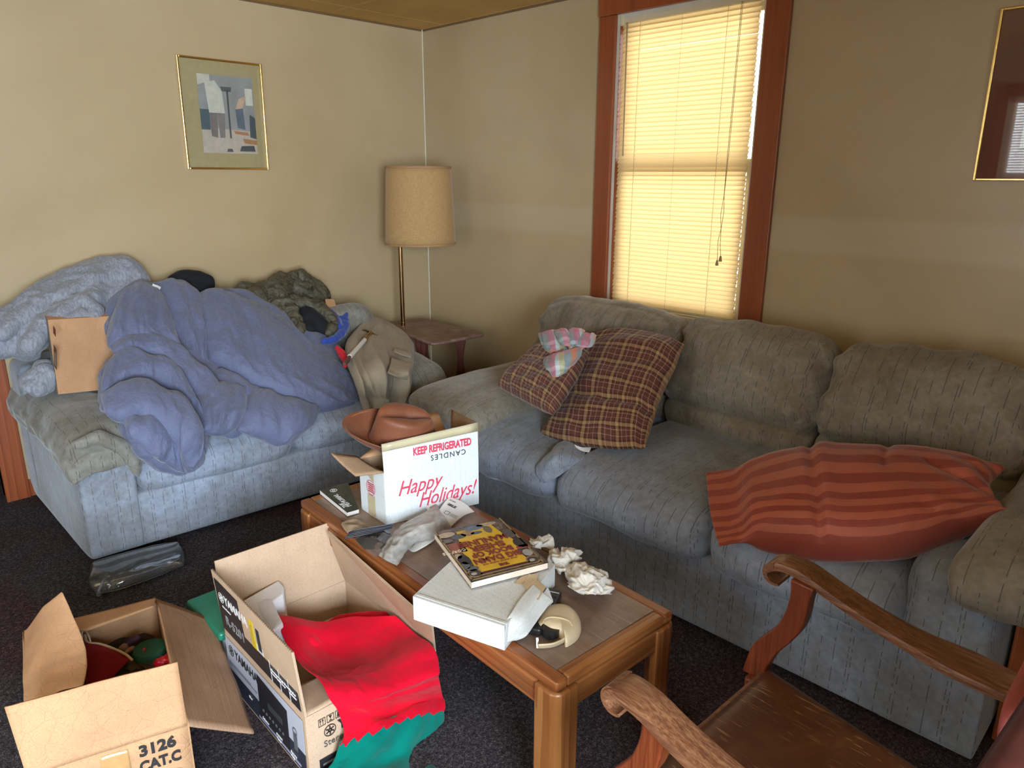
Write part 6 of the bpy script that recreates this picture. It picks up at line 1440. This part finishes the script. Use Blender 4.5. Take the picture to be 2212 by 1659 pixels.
for k, c in enumerate('INSPECTED'):
    a = math.radians(160-k*17.5); m = km(0, 0) @ Matrix.Translation((sx0+.0262*math.cos(a), sy0+.0262*math.sin(a), 0)) @ Matrix.Rotation(a-PI/2, 4, 'Z'); text(c, m, .011, M_INK, kb, align='CENTER')
tpz = kw('tape_strip', [KF[0].lerp(KF[1], .42)+V3(0, -.004, .11), KF[0].lerp(KF[1], .60)+V3(0, -.004, .11), KF[0].lerp(KF[1], .60)+V3(0, -.004, .236), KF[0].lerp(KF[1], .42)+V3(0, -.004, .238)], plain('orange_tape', (.50, .29, .12), .2, .12, 30, .3, 60), .0008, (12, 8), ((.0012, 22, (1, 1, 1)),))
# what lies inside: felt ornament, plush bits, green disc, ribbons
mf = sheet('felt_ornament', [[f(186, 1388, .215), f(215, 1392, .215), f(245, 1402, .205), f(284, 1424, .19)], [f(188, 1420, .20), f(215, 1424, .20), f(240, 1432, .19), f(262, 1444, .175)], [f(188, 1480, .165), f(208, 1478, .165), f(228, 1472, .16), f(244, 1464, .155)]], M_MAROON, None, 24, 20, .005, [(.004, 12, (1, 1, 1))], 3)
tag(mf, 'maroon felt ornament edged in cream braid inside the kraft carton', 'ornament')
link('braid', MB().tube([crow([f(184, 1372, .225), f(190, 1388, .218), f(215, 1391, .218), f(245, 1401, .208), f(272, 1414, .20), f(286, 1426, .19)], k/20) for k in range(21)], .0035, 8).mesh(), M_CREAM, mf)
link('hanging_loop', MB().tube([crow([f(178, 1378, .22), f(177, 1366, .235), f(184, 1362, .24), f(192, 1374, .235), f(196, 1388, .22)], k/14) for k in range(15)], .0025, 8).mesh(), M_CREAM, mf)
gd = MB().lathe([(.0, .010), (.030, .012), (.044, .009), (.048, 0), (.046, -.010), (.0, -.012)], f(325, 1405, .185), 32); tag(link('ornament', gd.mesh(), plain('dark_green_cloth', (.01, .10, .065), .7), None), 'round dark green cushion-like ornament inside the kraft carton', 'ornament')
tag(blob('plush_toy', [[(f(268, 1398, .18), .010), (f(282, 1386, .195), .014), (f(296, 1378, .205), .012)]], plain('dark_plum_cloth', (.05, .02, .05), .7), None, .006, 3, sub=1), 'dark plum cloth scrap standing at the far side of the kraft carton', 'ornament')
tag(blob('ribbon_bow', [[(f(262, 1402, .18), .008), (f(272, 1396, .19), .009)], [(f(275, 1408, .185), .006), (f(286, 1400, .19), .007)]], plain('pale_brown_ribbon', (.30, .17, .13), .6), None, .004, 1, [(.004, 60, (1, 1, 1))], sub=1), 'small tan ribbon scrap beside the plum cloth in the carton', 'ornament')
tag(blob('dried_flowers', [[(f(290, 1440, .15), .016), (f(310, 1430, .16), .018), (f(332, 1430, .165), .016)], [(f(300, 1420, .17), .012), (f(322, 1418, .17), .012)]], plain('brown_green_stems', (.09, .07, .04), .8, .5, 60), None, .006, 1, [(.012, 60, (1, 1, 1))], sub=1), 'tangle of brown dried stems among decorations in the kraft carton', 'ornament')
tag(blob('ribbon_bow', [[(f(345, 1432, .175), .012), (f(362, 1424, .18), .012), (f(372, 1420, .185), .009)]], plain('red_foil', (.55, .01, .03), .25), None, .005, 1, [(.008, 55, (1, 1, 1))], sub=1), 'shiny red foil bow at the right corner inside the kraft carton', 'ornament')
tag(blob('ribbon_bow', [[(f(308, 1414, .185), .005), (f(312, 1402, .20), .006)]], plain('pink_ribbon', (.5, .06, .10), .5), None, .004, 1, sub=1), 'tiny pink ribbon tip before the round green ornament', 'ornament')
tag(blob('felt_scraps', [[(f(220, 1500, .10), .05), (f(270, 1470, .10), .05), (f(330, 1450, .10), .045), (f(360, 1440, .12), .03)], [(f(250, 1420, .10), .05), (f(310, 1400, .11), .04)]], plain('dark_mixed_cloth', (.04, .035, .025), .9, .5, 20), None, .012, 2, [(.010, 20, (1, 1, 1))], sub=1), 'dark mixed cloth scraps filling the bottom of the kraft carton', 'cloth')
# ------------------------------------------------------------------ pillows and towel on the long sofa
pl2 = (V3(-.80, -2.0, .655), V3(-.56, .05, .74))
def pr_(row, pl, off=0.0): return [onp(a, b, pl, off+(o[0] if o else 0)) for a, b, *o in row]
P2 = [[(1283, 724), (1330, 713), (1390, 717), (1440, 727), (1479, 743)], [(1240, 772), (1295, 762), (1355, 766), (1415, 776), (1459, 792)], [(1208, 838), (1268, 836), (1328, 845), (1380, 852), (1426, 860)],
      [(1194, 888), (1250, 900), (1310, 907), (1362, 910), (1410, 914)], [(1164, 938), (1225, 957), (1290, 968), (1350, 971), (1394, 969)]]
def pfold(u, v, q, s):
    if s: return 0
    return -.016*math.exp(-((v-.60-.06*u)/.035)**2)*min(1, u*5) + .004*math.sin(v*26+u*4)*(v < .58) - .012*math.exp(-((u-.93)/.03)**2)*(v > .6)
pw = puffy('pillow', [pr_(r, pl2) for r in P2], M_PLAID, None, .070, 56, 56, 2.6, .55, .75, [(.008, 7, (1, 1, 1)), (.004, 17, (.6, 1.6, 1)), (.0015, 44, (1, 1, 1))], 3, fn=pfold)
tag(pw, 'large brown plaid pillow leaning on the long sofa back, in front of the towel', 'pillow')
sheet('care_label', [[on(1240, 960, 'z', .50), on(1256, 966, 'z', .498), on(1278, 966, 'z', .49)], [on(1243, 966, 'z', .492), on(1256, 974, 'z', .49), on(1273, 978, 'z', .482)]], M_PAPER, pw, 8, 6, .001, [(.001, 30, (1, 1, 1))])
pl1 = (tuple(on(1140, 838, 'z', .665)), (-.42, .12, .90))
P1 = [[(1170, 742), (1205, 735), (1240, 742), (1275, 760)], [(1128, 782), (1165, 785), (1205, 795), (1250, 810)], [(1092, 812), (1130, 828), (1170, 846), (1215, 868)], [(1072, 834), (1112, 856), (1150, 876), (1194, 898)]]
pw1 = puffy('pillow', [pr_(r, pl1) for r in P1], M_PLAID, None, .052, 44, 44, 2.6, .55, .8, [(.008, 8, (1, 1, 1)), (.005, 20, (1.6, .6, 1)), (.0015, 44, (1, 1, 1))], 6)
tag(pw1, 'brown plaid pillow on the left arm of the long sofa, under the striped towel', 'pillow')
plt = (tuple(on(1215, 780, 'z', .735)), (-.50, .02, .86))
tw = thing('towel', 'crumpled pink, grey, orange and yellow towel on the plaid pillows', 'towel', tuple(plt[0]))
def tp_(nm, rows, t=.012, off=.07, s=1, n=22, wr=((.006, 16, (1, 1, 1)), (.003, 40, (1, 1, 1)))): return puffy(nm, [[onp(a, b, plt, off+(o[0] if o else 0)) for a, b, *o in r] for r in rows], M_TOWEL, tw, t, n, n, 4, .5, .6, wr, s)
tp_('towel_fold', [[(1161, 719), (1180, 716, .02), (1200, 713, .02), (1215, 722)], [(1167, 735), (1186, 735, .03), (1206, 735, .03), (1222, 745)], [(1174, 752), (1192, 755, .02), (1212, 758, .02), (1232, 762)], [(1184, 768), (1196, 772), (1212, 772), (1228, 768)]], s=2)
tp_('towel_fold', [[(1196, 714, .0), (1206, 712, .03), (1218, 712, .03), (1228, 720)], [(1204, 728), (1216, 730, .045), (1228, 736, .03), (1236, 748)], [(1214, 742), (1226, 748, .03), (1234, 754, .02), (1240, 760)]], .014, .085, s=5)
tp_('towel_fold', [[(1230, 716), (1238, 710, .03), (1250, 710, .03), (1264, 714)], [(1231, 730), (1238, 728, .04), (1248, 728, .03), (1258, 728)], [(1234, 752), (1238, 748, .03), (1243, 744, .02), (1247, 742)]], .010, .09, s=3)
tp_('towel_fold', [[(1252, 728), (1264, 721, .02), (1276, 720, .02), (1290, 723)], [(1244, 742), (1256, 738, .03), (1270, 738, .03), (1283, 740)], [(1236, 752), (1248, 752, .02), (1262, 752, .02), (1278, 748)]], .010, .08, s=8)
tp_('towel_fold', [[(1176, 774), (1205, 764, .03), (1235, 756, .04), (1262, 748, .02)], [(1174, 786), (1200, 784, .045), (1226, 776, .045), (1256, 762, .02)], [(1178, 800), (1200, 800, .04), (1218, 794, .03), (1240, 780)], [(1192, 816), (1203, 817, .02), (1212, 810, .02), (1222, 800)]], .016, .08, s=4)
tp_('towel_fold', [[(1184, 802), (1196, 812, .01), (1216, 806, .01)], [(1183, 822), (1192, 826, .01), (1206, 822, .01)], [(1182, 842), (1190, 846), (1197, 842)]], .008, .06, s=6, n=14)
tp_('towel_fold', [[(1196, 738), (1215, 746, .02), (1236, 752, .0)], [(1190, 756), (1212, 766, .02), (1240, 766, .0)], [(1184, 772), (1208, 782, .01), (1244, 772, .0)]], .016, .06, s=9, n=14)
plr = (tuple(on(1850, 1100, 'z', .575)), (-.34, .02, .94))
PRr = [[(1523, 1020), (1598, 1008), (1690, 984), (1790, 972), (1900, 976), (2000, 980), (2090, 993), (2176, 1013)],
       [(1526, 1058), (1602, 1054), (1690, 1040), (1790, 1030), (1900, 1032), (2000, 1030), (2080, 1035), (2142, 1042)],
       [(1533, 1112), (1608, 1112), (1692, 1112), (1800, 1112), (1900, 1110), (2000, 1104), (2085, 1095), (2150, 1080)],
       [(1543, 1152), (1612, 1150), (1696, 1155), (1800, 1162), (1900, 1160), (1990, 1150), (2078, 1128), (2168, 1098)],
       [(1552, 1182), (1620, 1173), (1700, 1185), (1800, 1196), (1900, 1195), (1985, 1178), (2075, 1146), (2202, 1110)]]
def rfold(u, v, q, s):
    if s: return 0
    d = -.020*math.exp(-((u-.375-.02*v)/.012)**2)*(v < .98) + .010*math.exp(-((u-.41)/.03)**2)
    d += -.016*math.exp(-((u-.60+.05*v)/.010)**2)*(v < .35)
    d += -.010*math.exp(-((v-.30-(u-.72)*.9)/.03)**2)*(u > .70) + .008*math.sin((u*1.0-v*.8)*34)*max(0, u-.62)*2.0
    return d
rp_ = puffy('pillow', [pr_(r, plr) for r in PRr], M_RUST, None, .098, 80, 60, 2.2, .5, .9, [(.006, 6, (1, 1, 1)), (.002, 22, (1, .6, 1))], 3, fn=rfold, rot=True, tf=lambda u, v: 1/(1+math.exp(-(u-.145)*60))*.96+.04)
tag(rp_, 'long rust-red striped pillow with flat hem lying on the right seats of the long sofa', 'pillow')
